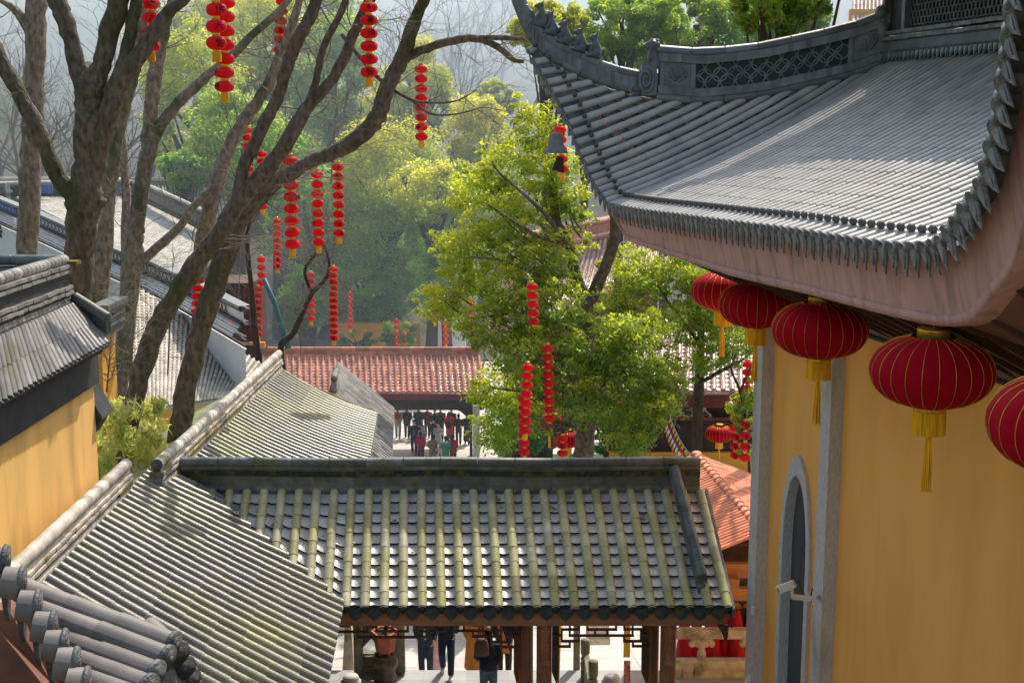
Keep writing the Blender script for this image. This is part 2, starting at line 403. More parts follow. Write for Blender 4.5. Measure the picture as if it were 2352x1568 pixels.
def ridge(mb, path, layers, tintv=None, joint=0.34, side=None):
    """layers: ('roll', z, r, mat) or ('slab', z0, z1, halfwidth, mat), stacked above path"""
    Z = Vector((0, 0, 1))
    for L_ in layers:
        if L_[0] == 'roll':
            pts = spaced([p + Z * L_[1] for p in path], n=max(2, round(sum((b - a).length for a, b in zip(path, path[1:])) / joint) + 1))
            for a, b in zip(pts, pts[1:]):
                j = 1 + R.uniform(-.02, .02); g = (b - a).normalized() * 0.006
                mb.tube([a + g, a + g * 4, b - g * 2, b], [L_[2] * 1.04 * j, L_[2] * j, L_[2] * j, L_[2] * .97 * j], 10, L_[3], R.random())
        else:
            pts = path
            for a, b in zip(pts, pts[1:]):
                d = (b - a); s = Vector((d.y, -d.x, 0)).normalized() * L_[3]
                vs = [a - s + Z * L_[1], a + s + Z * L_[1], b + s + Z * L_[1], b - s + Z * L_[1], a - s + Z * L_[2], a + s + Z * L_[2], b + s + Z * L_[2], b - s + Z * L_[2]]
                mb.add(vs, [(0, 1, 2, 3), (4, 7, 6, 5), (0, 4, 5, 1), (1, 5, 6, 2), (2, 6, 7, 3), (3, 7, 4, 0)], L_[4], R.random(), False)


def bricks(mb, path, z0, z1, hw, mat=0, L=0.24):
    """a projecting course of short bricks"""
    Z = Vector((0, 0, 1))
    pts = spaced(path, n=max(2, round(sum((b - a).length for a, b in zip(path, path[1:])) / L) + 1))
    for a, b in zip(pts, pts[1:]):
        d = (b - a); t = d.normalized(); s = Vector((t.y, -t.x, 0)).normalized(); up = s.cross(t); up = up if up.z > 0 else -up
        mb.box((a + b) / 2 + Z * ((z0 + z1) / 2 + R.uniform(-.006, .006)), d.length * 0.485, hw + R.uniform(-.008, .008), (z1 - z0) / 2, (t, s, up), mat, R.random())

#@@PART2
# ------------------------------------------------------------------ fused soft shapes (bodies, beasts)
def fuse(name, mb, voxel, mats, smooth_it=2, dec=None):
    me = mb.mesh(name, mats)
    o = bpy.data.objects.new('tmp', me); COL.objects.link(o)
    md = o.modifiers.new('r', 'REMESH'); md.mode = 'VOXEL'; md.voxel_size = voxel
    sm = o.modifiers.new('s', 'SMOOTH'); sm.iterations = smooth_it; sm.factor = 0.5
    if dec:
        dm = o.modifiers.new('d', 'DECIMATE'); dm.ratio = dec
    dg = bpy.context.evaluated_depsgraph_get()
    res = bpy.data.meshes.new_from_object(o.evaluated_get(dg))
    bpy.data.objects.remove(o); bpy.data.meshes.remove(me)
    res.name = name
    res.materials.clear()
    for m in mats if isinstance(mats, (list, tuple)) else [mats]: res.materials.append(m)
    res.polygons.foreach_set('use_smooth', [True] * len(res.polygons))
    return res


def frame(fwd):
    f = Vector((fwd[0], fwd[1], 0)).normalized()
    return f, Vector((-f.y, f.x, 0)), Vector((0, 0, 1))


def beast_mesh(name, mat, h=0.34, kind=0):
    """seated guardian beast facing +X, base at the origin"""
    b = MB(); k = h / 0.34
    V = lambda x, y, z: Vector((x, y, z)) * k
    b.tube([V(-.06, 0, .03), V(-.045, 0, .1), V(0, 0, .17), V(.03, 0, .23)], [.07 * k, .075 * k, .065 * k, .05 * k], 10)
    b.ball(V(.05, 0, .27), .055 * k, .05 * k, .055 * k)
    b.ball(V(.105, 0, .255), .035 * k, .03 * k, .025 * k)
    for s in (-1, 1):
        b.tube([V(.035, .04 * s, .2), V(.065, .045 * s, .1), V(.07, .045 * s, .01)], [.025 * k, .02 * k, .022 * k], 8)
        b.ball(V(.09, .045 * s, .012), .03 * k, .02 * k, .015 * k)
        b.ball(V(-.03, .06 * s, .055), .065 * k, .035 * k, .055 * k)
        b.ball(V(.035, .062 * s, .015), .04 * k, .02 * k, .016 * k)
        b.tube([V(.03, .03 * s, .31), V(.02, .04 * s, .36)], [.018 * k, .006 * k], 6)
    b.tube([V(-.1, 0, .03), V(-.15, 0, .08), V(-.14, 0, .16)], [.025 * k, .025 * k, .012 * k], 8)
    if kind == 1:                                   # maned lion
        for i in range(14):
            a = i * 2.4; b.ball(V(.015 - .03 * (i % 3), .058 * math.sin(a), .26 + .06 * math.cos(a)), .03 * k)
    if kind == 2:                                   # rider on a bird
        b.ball(V(-.02, 0, .06), .12 * k, .05 * k, .05 * k); b.tube([V(.08, 0, .08), V(.14, 0, .17), V(.19, 0, .18)], [.03 * k, .022 * k, .008 * k], 8)
        b.tube([V(-.12, 0, .08), V(-.2, 0, .2)], [.04 * k, .015 * k], 8)
    b.box(V(0, 0, .005), .11 * k, .07 * k, .012 * k)
    return fuse(name, b, 0.013 * k, mat, 1)


# ------------------------------------------------------------------ great hall on the right
NI, DD = Vector((0.98, 0.199, 0)), Vector((-0.199, 0.98, 0))


def HP(p, q, zr):
    v = NI * p + DD * q; v.z = CZ + zr
    return v


e_far = [(1216, 118), (1229, 143), (1243, 167), (1258, 190), (1270, 210), (1284, 234), (1296, 256), (1308, 284), (1317, 306), (1325, 328),
         (1335, 352), (1344, 371), (1352, 392), (1360, 410), (1367, 424), (1376, 438), (1386, 451), (1395, 463), (1404, 472)]
r_far = [(1229, 109), (1260, 137), (1293, 159), (1323, 174), (1358, 188), (1393, 202), (1433, 214), (1472, 222), (1517, 229), (1561, 232),
         (1610, 236), (1657, 232), (1709, 227), (1765, 219), (1818, 207), (1876, 195), (1927, 183), (1984, 167), (2040, 145)]
EF = [P(x, y, 21.97 + 1.75 * ((18 - i) / 18) ** 0.8) for i, (x, y) in enumerate(e_far)]
RF = []
for e, (x, y) in zip(EF, r_far):
    u = (x - 1176) / F; Y = e.y
    for _ in range(20):
        pt = P(x, y, Y); Y = e.y + 0.203 * (pt.x - e.x)
    RF.append(P(x, y, Y))
e_main = [(1404, 472), (1450, 481), (1500, 489), (1582, 500), (1712, 518), (1808, 530), (1890, 543), (1979, 557), (2050, 566), (2081, 569)]
EMc = [P(x, y, 18500 / (x - 565) if x > 1404 else 21.97) for x, y in e_main]
EMc += [P(x, y, Y) for x, y, Y in ((2132, 567, 11.8), (2154, 559, 11.55), (2177, 545, 11.3), (2207, 500, 11.0), (2230, 465, 10.8), (2252, 435, 10.6),
                                   (2269, 389, 10.42), (2282, 328, 10.25), (2296, 263, 10.08), (2305, 191, 9.9), (2315, 113, 9.7), (2324, 20, 9.5), (2332, -75, 9.3), (2340, -180, 9.1))]
EM = spaced(crom(EMc, 400), step=0.205)
ES = EF + EM[1:]
R20 = RF[-1]
RS = list(RF)
for e in EM[1:]:
    s = (EF[-1] - e).dot(DD)
    RS.append(R20 - DD * s + Vector((0, 0, 0.0)))
HL = []
for i, (e, r) in enumerate(zip(ES, RS)):
    L_ = (r - e).length; sag = 0.035 * L_ * min(1, max(0, (i - 4) / 14))
    HL.append([e.lerp(r, v) - Vector((0, 0, sag * 4 * v * (1 - v))) for v in [k / 12 for k in range(13)]])
hall = thing('temple_hall', HP(9, 16, -11.75), 'large yellow temple hall with a sweeping grey tiled roof and upturned eaves', 'temple hall')
tile_roof(hall, HL, 0.066, 0.36, M['tile_hall'], M['pan_dark'], M['eave_hall'], 0.3, drop=0.3)
# nail caps on the tubes near the eave
nb = MB(); nb.lathe([(.028, 0), (.032, .02), (.045, .03), (.043, .06), (.02, .085)], 8)
NCM = nb.mesh('nail_cap', M['eave_dark'])
for i, l in enumerate(HL):
    pts = spaced(l, n=60); t = (l[1] - l[0]).normalized()
    k = min(59, max(1, int(0.30 / max(0.05, sum((b - a).length for a, b in zip(l, l[1:]))) * 59)))
    a = ES[max(i - 1, 0)]; b = ES[min(i + 1, len(ES) - 1)]
    s = (b - a).normalized(); s = (s - t * s.dot(t)).normalized(); up = s.cross(t); up = up if up.z > 0 else -up
    o = link('nail_cap', NCM, hall, pts[k] + up * 0.055 - ORG[hall.name])
    o.rotation_euler = up.to_track_quat('Z', 'Y').to_euler()
# painted eave board (fascia), lip and soffit
fb, lb_, sb = MB(), MB(), MB()
top, bot, lip = [], [], []
Z = Vector((0, 0, 1))
for i, e in enumerate(ES):
    if i < 19: h = 0.22 + 0.38 * (i / 18) ** 1.5
    else:
        f = (i - 19) / (len(ES) - 20); h = 0.60 + 0.14 * min(1, f * 3)
    t = (HL[i][1] - HL[i][0]).normalized(); t = Vector((t.x, t.y, 0)).normalized()
    k_ = min(1, .35 + i / 24); top.append(e + t * 0.16 * k_ - Z * 0.04); bot.append(e + t * 0.32 * k_ - Z * h); lip.append(e + t * 0.285 * k_ - Z * (h * .86))
for A, B, b_ in ((top, lip, fb),):
    n = len(A)
    b_.add(A + B, [(i, i + 1, n + i + 1, n + i) for i in range(n - 1)], 0, .5, True)
n = len(ES)
lp0 = [p - NI * .03 for p in lip]; bp0 = [p - NI * .03 for p in bot]
inn = [p + NI * .18 for p in bot]
lb_.add(lip + lp0 + bp0 + inn, [(k * n + i, k * n + i + 1, (k + 1) * n + i + 1, (k + 1) * n + i) for k in range(3) for i in range(n - 1)], 0, .5, True)
PW, ZW = 8.5, -3.0
wallpts = []
for p in inn:
    q = min(p.dot(DD), 20.2); wallpts.append(HP(PW + .02, q, ZW))
mid = [(a.lerp(b, .5) + Z * 0.18) for a, b in zip(inn, wallpts)]
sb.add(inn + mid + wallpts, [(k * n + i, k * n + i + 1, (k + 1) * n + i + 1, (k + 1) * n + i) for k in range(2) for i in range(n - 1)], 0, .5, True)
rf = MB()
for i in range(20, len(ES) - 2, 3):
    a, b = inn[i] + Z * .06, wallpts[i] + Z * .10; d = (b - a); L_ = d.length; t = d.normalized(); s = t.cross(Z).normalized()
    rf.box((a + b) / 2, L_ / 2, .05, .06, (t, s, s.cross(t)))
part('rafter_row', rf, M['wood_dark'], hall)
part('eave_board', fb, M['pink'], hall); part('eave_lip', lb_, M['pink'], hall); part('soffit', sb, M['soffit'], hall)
# roof faces beyond the hip ridge and behind
bk = MB()
far = [r + (DD * .3 - Z * 1.2) * min(1, i / 9) for i, r in enumerate(RF)]
bk.add(RF + far, [(i, i + 1, len(RF) + i + 1, len(RF) + i) for i in range(len(RF) - 1)])
bk.add([R20, R20 + DD * .3 - Z * 1.2, HP(16, 22.5, -2), HP(16, 20.3, 1.1)], [(0, 1, 2, 3)])
part('far_roof_slope', bk, M['tile_hall'], hall)
# hip ridge with lattice, beasts and lion
hipc = [P(1150, -95, 24.4), P(1178, -10, 24.15), P(1204, 62, 23.9)] + [p.copy() for p in RF]
hip = crom(hipc, 90)
hb = MB()
k8 = [i for i, p in enumerate(hip) if p.x < RF[8].x][-1]
low, high = hip[:k8 + 1], hip[k8:]
ridge(hb, low, [('roll', .09, .085, 0), ('slab', .10, .34, .07, 0), ('roll', .24, .055, 0), ('roll', .36, .085, 0)])
ridge(hb, high, [('roll', .06, .10, 0), ('slab', .10, .24, .12, 0), ('slab', .24, .70, .035, 1), ('slab', .66, .80, .13, 0), ('roll', .84, .10, 0), ('roll', .72, .06, 0)], joint=.6)


def lattice(mb, path, z0, z1, r, off, scale_rows=False, mat=0, tr=0.016):
    pts = spaced(path, n=max(2, int(sum((b - a).length for a, b in zip(path, path[1:])) / r)))
    rows = max(1, round((z1 - z0) / r))
    for i, p in enumerate(pts):
        a = pts[max(i - 1, 0)]; b = pts[min(i + 1, len(pts) - 1)]
        d = (b - a).normalized(); s = Vector((d.y, -d.x, 0)).normalized() * off
        for j in range(rows):
            c = p + s + Z * (z0 + (j + .5) * (z1 - z0) / rows)
            if scale_rows:
                c = c + d * (r * .5 * (j % 2))
                mb.tube([c + d * (r * .62 * math.cos(t)) + Z * (r * .85 * math.sin(t) + r * .4) for t in [math.pi + k * math.pi / 6 for k in range(7)]], tr, 5, mat, R.random(), False)
            else:
                if (i + j) % 2: continue
                mb.tube([c + d * (r * math.cos(t)) + Z * (r * .95 * math.sin(t)) for t in [k * math.pi / 7 for k in range(15)]], tr, 5, mat, R.random(), False)


hs = spaced(high, n=60)
lattice(hb, hs[10:48], .27, .64, .125, .05)
lattice(hb, hs[10:48], .27, .64, .125, .035)
for a, b in ((1, 9), (49, 58)):                       # square carved panels
    c = (hs[a] + hs[b]) / 2; d = (hs[b] - hs[a]); t = d.normalized(); s = Vector((t.y, -t.x, 0)).normalized(); L_ = d.length / 2
    for e in (-1, 1): hb.box(c + t * (L_ * e) + s * .05 + Z * .45, .04, .05, .23, (t, s, Z))
    hb.box(c + s * .05 + Z * .45, L_, .012, .21, (t, s, Z))
    for k in range(9):
        an = k * .7; hb.tube([c + s * .07 + Z * .36 + t * (.03 * math.cos(an)), c + s * .075 + Z * (.45 + .1 * math.sin(an)) + t * (.13 * math.cos(an)), c + s * .065 + Z * (.47 + .14 * math.sin(an + .3)) + t * (.17 * math.cos(an + .3))], [.012, .022, .006], 5)
part('hip_ridge', hb, [M['ridge_hall'], M['black']], hall)
bm_a, bm_b, bm_r = beast_mesh('ridge_beast', M['ridge_hall']), beast_mesh('stone_lion', M['ridge_hall'], .5, 1), beast_mesh('rider', M['ridge_hall'], .36, 2)
hipx = lambda x: min(low, key=lambda p: abs(1176 + F * p.x / p.y - x))
for k, x in enumerate((1234, 1260, 1290, 1321, 1354)):
    p = hipx(x + 2); i = min(range(len(hip)), key=lambda q: (hip[q] - p).length); d = hip[i - 1] - hip[i + 1]
    o = link('ridge_beast', bm_r if k == 0 else bm_a, hall, p + Z * .44 - ORG[hall.name])
    o.rotation_euler = (0, -.25, math.atan2(d.y, d.x) + .35); o.scale = (1.2, 1.2, 1.2)
o = link('ridge_lion', bm_b, hall, hip[k8 - 1] + Z * .52 - ORG[hall.name]); o.rotation_euler = (0, 0, math.pi)
db = MB(); c = hip[k8 - 2]
db.box(c + Z * .3, .13, .14, .26)
for k in range(16):
    a = k * .8; r_ = .05 + .012 * k
    db.tube([c + Vector((r_ * .6 * math.cos(a + q) - .06, -.15 - .01 * (k % 3), .3 + r_ * math.sin(a + q))) for q in (0, .5, 1, 1.5, 2)], [.02, .026, .026, .02, .008], 6)
db.tube([c + Vector((-.12, -.05, .08)), c + Vector((-.28, -.08, .06)), c + Vector((-.34, -.08, .14)), c + Vector((-.27, -.08, .2))], [.05, .04, .03, .012], 7)
part('dragon_block', db, M['ridge_hall'], hall)
# upper ridge along the body of the hall
ub = MB()
up_path = [R20 - DD * s for s in (0, 2, 4, 6, 8, 10, 12)]
up_path = [p - NI * .02 for p in up_path]
ridge(ub, up_path, [('slab', -.1, .12, .03, 1), ('roll', .22, .10, 0), ('slab', .1, .4, .10, 0)], joint=.22)
bricks(ub, up_path, .36, .42, .16, 0, .18); bricks(ub, up_path, .46, .52, .14, 0, .18)
ridge(ub, up_path, [('slab', .5, 1.3, .03, 1), ('slab', 1.2, 1.34, .13, 0), ('roll', 1.4, .11, 0)], joint=.5)
lattice(ub, spaced(up_path, n=40)[3:], .56, 1.2, .11, -.05, True)
lattice(ub, spaced(up_path, n=40)[3:], .56, 1.2, .11, .05, True)
for s in (.05, .75): ub.box(R20 - DD * s - NI * .06 + Z * .88, .05, .10, .36, (DD, NI, Z))
pts = spaced(up_path, n=90)
for a, b in zip(pts, pts[1:]): drip(ub, a - NI * .12 + Z * .14, b - NI * .12 + Z * .14, NI, .05, .16)
ub.ball(R20 + Z * .55 - NI * .12, .13, .13, .2); ub.ball(R20 + Z * .85 - NI * .16, .12, .12, .13)
part('upper_ridge', ub, [M['ridge_hall'], M['black']], hall)
# upper storey: wall and roof above the picture (it throws the long shadow over the lower tiles)
UE = [HP(9.4, q, 2.5) for q in range(6, 19, 2)] + [HP(9.37, 19.2, 2.53), HP(9.25, 20.3, 2.62), HP(9.05, 21.4, 2.8), HP(8.83, 22.4, 3.1), HP(8.57, 23.4, 3.6)]
UE = spaced(crom(UE, 80), step=.3)
UL = []
for e in UE:
    q = min(e.dot(DD), 21.5); r_ = HP(14.5, q - .6, 5.2)
    UL.append([e.lerp(r_, v / 6) - Z * (.3 * 4 * v / 6 * (1 - v / 6)) for v in range(7)])
tr_, pr_ = MB(), MB()
for i, l in enumerate(UL):
    tile_run(tr_, l, DD * -1, .08, .5)
    if i < len(UL) - 1: pan_run(pr_, l, UL[i + 1], .08, .4, coarse=True)
ufb = [p - Z * .35 + NI * .1 for p in UE]
pr_.add(UE + ufb, [(i, i + 1, len(UE) + i + 1, len(UE) + i) for i in range(len(UE) - 1)], 2)
part('upper_roof_tiles', tr_, M['tile_hall'], hall); part('upper_roof', pr_, [M['pan_dark'], M['pan_edge_shade'], M['pink']], hall)
uw = MB(); uw.add([HP(11.75, 3, .8), HP(11.75, 20.3, .8), HP(11.75, 20.3, 3.4), HP(11.75, 3, 3.4)], [(0, 1, 2, 3)]); uw.add([HP(11.75, 20.3, .8), HP(18, 20.3, .8), HP(18, 20.3, 5), HP(11.75, 20.3, 3.4)], [(0, 1, 2, 3)])
part('upper_wall', uw, M['yellow'], hall)
# walls
QF, QM = 20.05, 17.57
wb = MB()
z0 = -12.0


def hquad(mb, p0, q0, za, p1, q1, zb, mat=0):
    mb.add([HP(p0, q0, za), HP(p1, q1, za), HP(p1, q1, zb), HP(p0, q0, zb)], [(0, 1, 2, 3)], mat, .5, False)


qa, qb, zap, zsp = 18.37, 19.27, -5.62, -7.0          # arched recess
arch = [(qa + (qb - qa) * (.5 - .5 * math.cos(math.pi * k / 24)), zsp + (zap - zsp) * math.sin(math.pi * k / 24) ** .9) for k in range(25)]
hquad(wb, PW, QF, z0, PW, qb, ZW); hquad(wb, PW, qa, z0, PW, 3.0, ZW)
for (q1, z1), (q2, z2) in zip(arch, arch[1:]):
    wb.add([HP(PW, q1, z1), HP(PW, q2, z2), HP(PW, q2, ZW), HP(PW, q1, ZW)], [(0, 1, 2, 3)], 0, .5, False)
hquad(wb, PW, QF, z0, PW + 7, QF, ZW)
part('wall', wb, M['yellow'], hall)
ab = MB()
outl = [(qa, z0)] + arch + [(qb, z0)]
cq = (qa + qb) / 2
oo = []
for q, z in outl:
    dz = max(0, z - zsp) / (zap - zsp) if z > zsp else 0
    oo.append((q + (q - cq) / ((qb - qa) / 2) * .13 * (1 - .45 * dz), z + .34 * dz if z > zsp else z))
for (a, b) in ((k, k + 1) for k in range(len(outl) - 1)):
    A0, A1, B0, B1 = outl[a], outl[b], oo[a], oo[b]
    ab.add([HP(PW - .06, *A0), HP(PW - .06, *A1), HP(PW - .06, *B1), HP(PW - .06, *B0)], [(0, 1, 2, 3)], 0, .5, False)
    ab.add([HP(PW - .06, *A0), HP(PW - .06, *A1), HP(PW + .12, *A1), HP(PW + .12, *A0)], [(0, 1, 2, 3)], 0, .5, False)
    ab.add([HP(PW - .06, *B0), HP(PW - .06, *B1), HP(PW + .02, *B1), HP(PW + .02, *B0)], [(0, 1, 2, 3)], 0, .5, False)
part('arch_frame', ab, M['granite'], hall)
pb = MB(); pb.add([HP(PW + .11, q, z) for q, z in outl], [tuple(range(len(outl)))], 0, .5, False)
part('arch_panel', pb, M['slate'], hall)
for q in (QF + .12, QM - .02):
    b_ = MB(); b_.box(HP(PW - .08, q, (z0 + ZW) / 2 + .05), .13, .165, (ZW - z0) / 2 - .06, (NI, DD, Z))
    if q > 19:
        b_.prism([HP(PW - .3, q - .3, -10.35), HP(PW + .1, q - .3, -10.35), HP(PW + .1, q + .3, -10.35), HP(PW - .3, q + .3, -10.35)], (0, 0, -.5))
        b_.prism([HP(PW - .36, q - .36, -10.85), HP(PW + .1, q - .36, -10.85), HP(PW + .1, q + .36, -10.85), HP(PW - .36, q + .36, -10.85)], (0, 0, -1.7))
    part('pilaster', b_, M['granite'], hall)
jb = MB(); jb.tube([HP(PW - .03, 20.4, ZW - .02), HP(PW - .03, 16, ZW - .0), HP(PW - .03, 3, ZW)], .035, 8)
part('cornice', jb, M['black'], hall)
b_ = MB(); b_.box(HP(PW - .24, QF - .06, -8.3), .02, .045, .07, (NI, DD, Z))
single('junction_box', b_, M['white_paint'], HP(PW - .24, QF - .06, -8.07), 'small white junction box on the grey corner pilaster of the hall', 'box')
# security camera on the middle pilaster
sc_ = thing('security_camera', HP(PW - .3, QM + .3, -7.2), 'white security camera on a bracket in front of the arched recess', 'camera')
cb = MB(); c0 = P(1808, 1347, 17.6)
ax = (Vector((-.62, .3, -.4))).normalized(); sx = ax.cross(Z).normalized(); ux = sx.cross(ax)
cb.box(c0, .12, .045, .045, (ax, sx, ux)); cb.box(c0 + ux * .05 + ax * .02, .13, .053, .007, (ax, sx, ux)); cb.lathe([(.037, 0), (.037, .02)], 12, c0 + ax * .12, 1, .5, (sx, ux, ax))
part('camera_body', cb, [M['white_paint'], M['black']], sc_)
b_ = MB(); c1 = P(1820, 1370, 17.9); c2 = P(1866, 1374, 17.95)
b_.tube([c0 - ux * .05 - ax * .05, c1 + Z * .02, c1 - Z * .02], .025, 8); b_.box((c1 + c2) / 2, (c2 - c1).length / 2, .035, .03, ((c2 - c1).normalized(), Vector((0, 1, 0)), Z)); b_.tube([c2, HP(PW - .2, QM, -7.15)], .03, 8)
b_.box(c2 + Vector((.02, 0, 0)), .015, .07, .1)
part('bracket', b_, M['white_paint'], sc_)
b_ = MB(); b_.tube([c0 - ax * .16, c0 - ax * .2 + ux * .03, P(1840, 1352, 17.9), P(1848, 1366, 17.9)], .009, 6); b_.tube([P(1866, 1352, 18), P(1862, 1375, 18), P(1868, 1392, 18)], .012, 6)
part('cable', b_, M['black'], sc_)


# ------------------------------------------------------------------ big lanterns
def big_lantern_meshes():
    """one-metre lantern, hanging point at origin"""
    body = MB(); hh, rr = .29, .5
    prof = [(rr * .36, -hh)] + [(rr * max(.36, math.cos(a) ** .72), hh * math.sin(a)) for a in [(-80 + 160 * k / 14) * math.pi / 180 for k in range(15)]] + [(rr * .36, hh)]
    n = 48; vs, fs = [], []
    for r_, z in prof:
        for k in range(n):
            a = 2 * math.pi * k / n; rb = r_ * (1 - .018 * abs(math.sin(a * 8)) ** .5 * -1 - .018)
            vs.append((rb * math.cos(a), rb * math.sin(a), z - .40))
    for i in range(len(prof) - 1):
        for k in range(n): fs.append((i * n + k, i * n + (k + 1) % n, (i + 1) * n + (k + 1) % n, (i + 1) * n + k))
    body.add(vs, fs)
    for k in range(24):
        a = 2 * math.pi * (k + .5) / 24
        body.tube([Vector((r_ * 1.004 * math.cos(a), r_ * 1.004 * math.sin(a), z - .40)) for r_, z in prof], .0024, 4, 1)
    m = {'body': body.mesh('lantern_body', [M['deep_red'], M['gold']])}
    b = MB(); b.lathe([(.13, -.125), (.135, -.12), (.13, -.06), (.135, -.05), (.11, -.05)], 20); b.lathe([(.004, -.06), (.004, .0)], 6)
    m['cap'] = b.mesh('cap', M['gold'])
    b = MB(); b.lathe([(.128, -.735), (.133, -.73), (.13, -.68), (.12, -.675)], 20); m['collar'] = b.mesh('collar', M['gold'])
    b = MB()
    for k in range(70):
        a = 2 * math.pi * k / 70; r_ = .127
        b.tube([Vector((r_ * math.cos(a), r_ * math.sin(a), -.73)), Vector((r_ * 1.04 * math.cos(a + .02), r_ * 1.04 * math.sin(a + .02), -.92 - R.uniform(0, .012)))], [.007, .006], 4, 0, R.random(), False)
    m['fringe'] = b.mesh('fringe', M['fringe'])
    b = MB(); b.lathe([(.02, -.96), (.026, -.94), (.02, -.88)], 8)
    for k in range(22):
        a = 2.4 * k; r_ = .004 * math.sqrt(k); dx = .06 * (R.random() - .3) * .4
        b.tube([Vector((r_ * math.cos(a), r_ * math.sin(a), -.95)), Vector((r_ * 1.8 * math.cos(a) + dx * .4, r_ * 1.8 * math.sin(a), -1.15)), Vector((r_ * 2.2 * math.cos(a) + dx, r_ * 2.2 * math.sin(a), -1.40 - R.uniform(0, .03)))], [.007, .008, .006], 4, 0, R.random(), False)
    m['tassel'] = b.mesh('tassel', M['fringe'])
    return m


BL = big_lantern_meshes()


def big_lantern(loc, label, s=1.0, group=None, rz=0.0):
    t = thing('palace_lantern', loc, label, 'lantern', group); t.scale = (s, s, s); t.rotation_euler = (0, 0, rz)
    for k in ('cap', 'body', 'collar', 'fringe', 'tassel'):
        link('lantern_body' if k == 'body' else k, BL[k], t)
    return t


LQ = {0: (2140, 852, 12.4), 1: (1883, 757, 16.0), 2: (1738, 700, 20.0), 3: (1662, 668, 23.4), -1: (2469, 974, 8.85)}
LLAB = {0: 'big red palace lantern wholly in front of the plain yellow hall wall',
        1: 'big red palace lantern hanging before the grey pilaster of the hall', 2: 'big red palace lantern with tassel over the grey corner pilaster of the hall',
        3: 'big red palace lantern at the far end of the hall eave row', -1: 'big red palace lantern cut off by the right edge of the picture'}
for k, (x, y, Y) in LQ.items():
    c = P(x, y, Y); big_lantern(c + Z * .40 * 1.18, LLAB[k], 1.18, 'big lanterns under the hall eave', R.uniform(0, 6))

# ------------------------------------------------------------------ gate roof in the centre
gate = thing('gate_pavilion', P(1200, 1500, 21.8) * 1 - Z * 3.0, 'timber gate pavilion under a mossy grey tiled roof with a dark ridge', 'gate')
GS = 43.9
gx = lambda k: 794 + GS * k
tx = lambda k: 807.6 + 40.0 * k
vtop = (441, 1138); vb = (790, 1392)
GL, gk = [], []
for k in range(-9, 21):
    e, t_ = (gx(k), 1397), (tx(k), 1128)
    v0 = 0.0
    if k < 0:
        v0 = max(0, min(.97, 1 - (t_[0] - 438) / (vb[0] - 438) * .99)) if False else max(0.0, (-k) / 9.2)
    ln = [P(e[0] + (t_[0] - e[0]) * v, 1397 - 269 * (v + 0.05 * v * (1 - v)), 21.0 + 2.05 * v) for v in [v0 + (1 - v0) * q / 10 for q in range(11)]]
    GL.append(ln)
tile_roof(gate, GL, .083, .30, M['tile_gate'], M['pan_gate'], M['eave_moss'], .235, drop=.2, broken=(21, 22), pdepth=.075, prise=.06, n=10, rnd=True)
rb = MB()
g0, g1 = P(418, 1128, 23.1), P(1606, 1128, 23.1)
gpath = [g0.lerp(g1, k / 12) + Z * (.012 * math.sin(k * 1.3)) for k in range(13)]
ridge(rb, gpath, [('roll', .05, .085, 0), ('slab', .05, .5, .05, 0), ('roll', .2, .05, 0), ('roll', .27, .03, 0), ('slab', .3, .4, .075, 1), ('roll', .45, .06, 0), ('roll', .55, .09, 0)], joint=.7)
part('main_ridge', rb, [M['ridge_dark'], M['moss_dark']], gate)
# hanging gable ridge on the right
hr = MB(); q0, q1 = P(1549, 1090, 23.0), P(1612, 1338, 21.35)
hp_ = [q0.lerp(q1, k / 8) for k in range(9)]
ridge(hr, hp_, [('slab', -.05, .12, .10, 0), ('roll', .14, .085, 0)], joint=.26)
tdir = (q0 - q1).normalized()
eave_disc(hr, q1 + Z * .14, tdir, Vector((1, 0, 0)), .085)
hr.lathe([(.06, -.02), (.09, -.05), (.1, -.09), (.08, -.13), (.05, -.16)], 12, q1 + Z * .03); hr.box(q1 - Z * .16, .07, .08, .05)
part('gable_ridge', hr, M['ridge_dark'], gate)
gb = MB(); gb.prism([P(1619, 1122, 23.1), P(1682, 1398, 20.95), P(1682, 1416, 20.95), P(1619, 1146, 23.1)], (.05, 0, 0)); gb.prism([P(1618, 1140, 23.0), P(1679, 1414, 20.98), P(1679, 1442, 20.98), P(1618, 1185, 23.0)], (.02, 0, 0), 1)
gb.prism([P(1648, 1436, 21), P(1674, 1436, 21), P(1672, 1460, 21), P(1667, 1478, 21), P(1661, 1460, 21)], (0, .06, 0), 1)
part('bargeboard', gb, [M['ridge_dark'], M['wood_dark']], gate)
back = MB(); back.add([g0 + Z * .1, g1 + Z * .1, g1 + Vector((0, 2.0, -1.35)), g0 + Vector((0, 2.0, -1.35))], [(0, 1, 2, 3)])
part('rear_slope', back, M['pan_gate'], gate)
fbm = MB(); a, b = P(772, 1418, 21.2), P(1664, 1418, 21.2); fbm.box((a + b) / 2 - Z * .0, (b - a).length / 2, .04, .13, None, 0)
fbm.box((a + b) / 2 + Vector((0, .12, -.02)), (b - a).length / 2 - .02, .05, .10, None, 1)
part('eave_beam', fbm, [M['wood_light'], M['wood_dark']], gate)
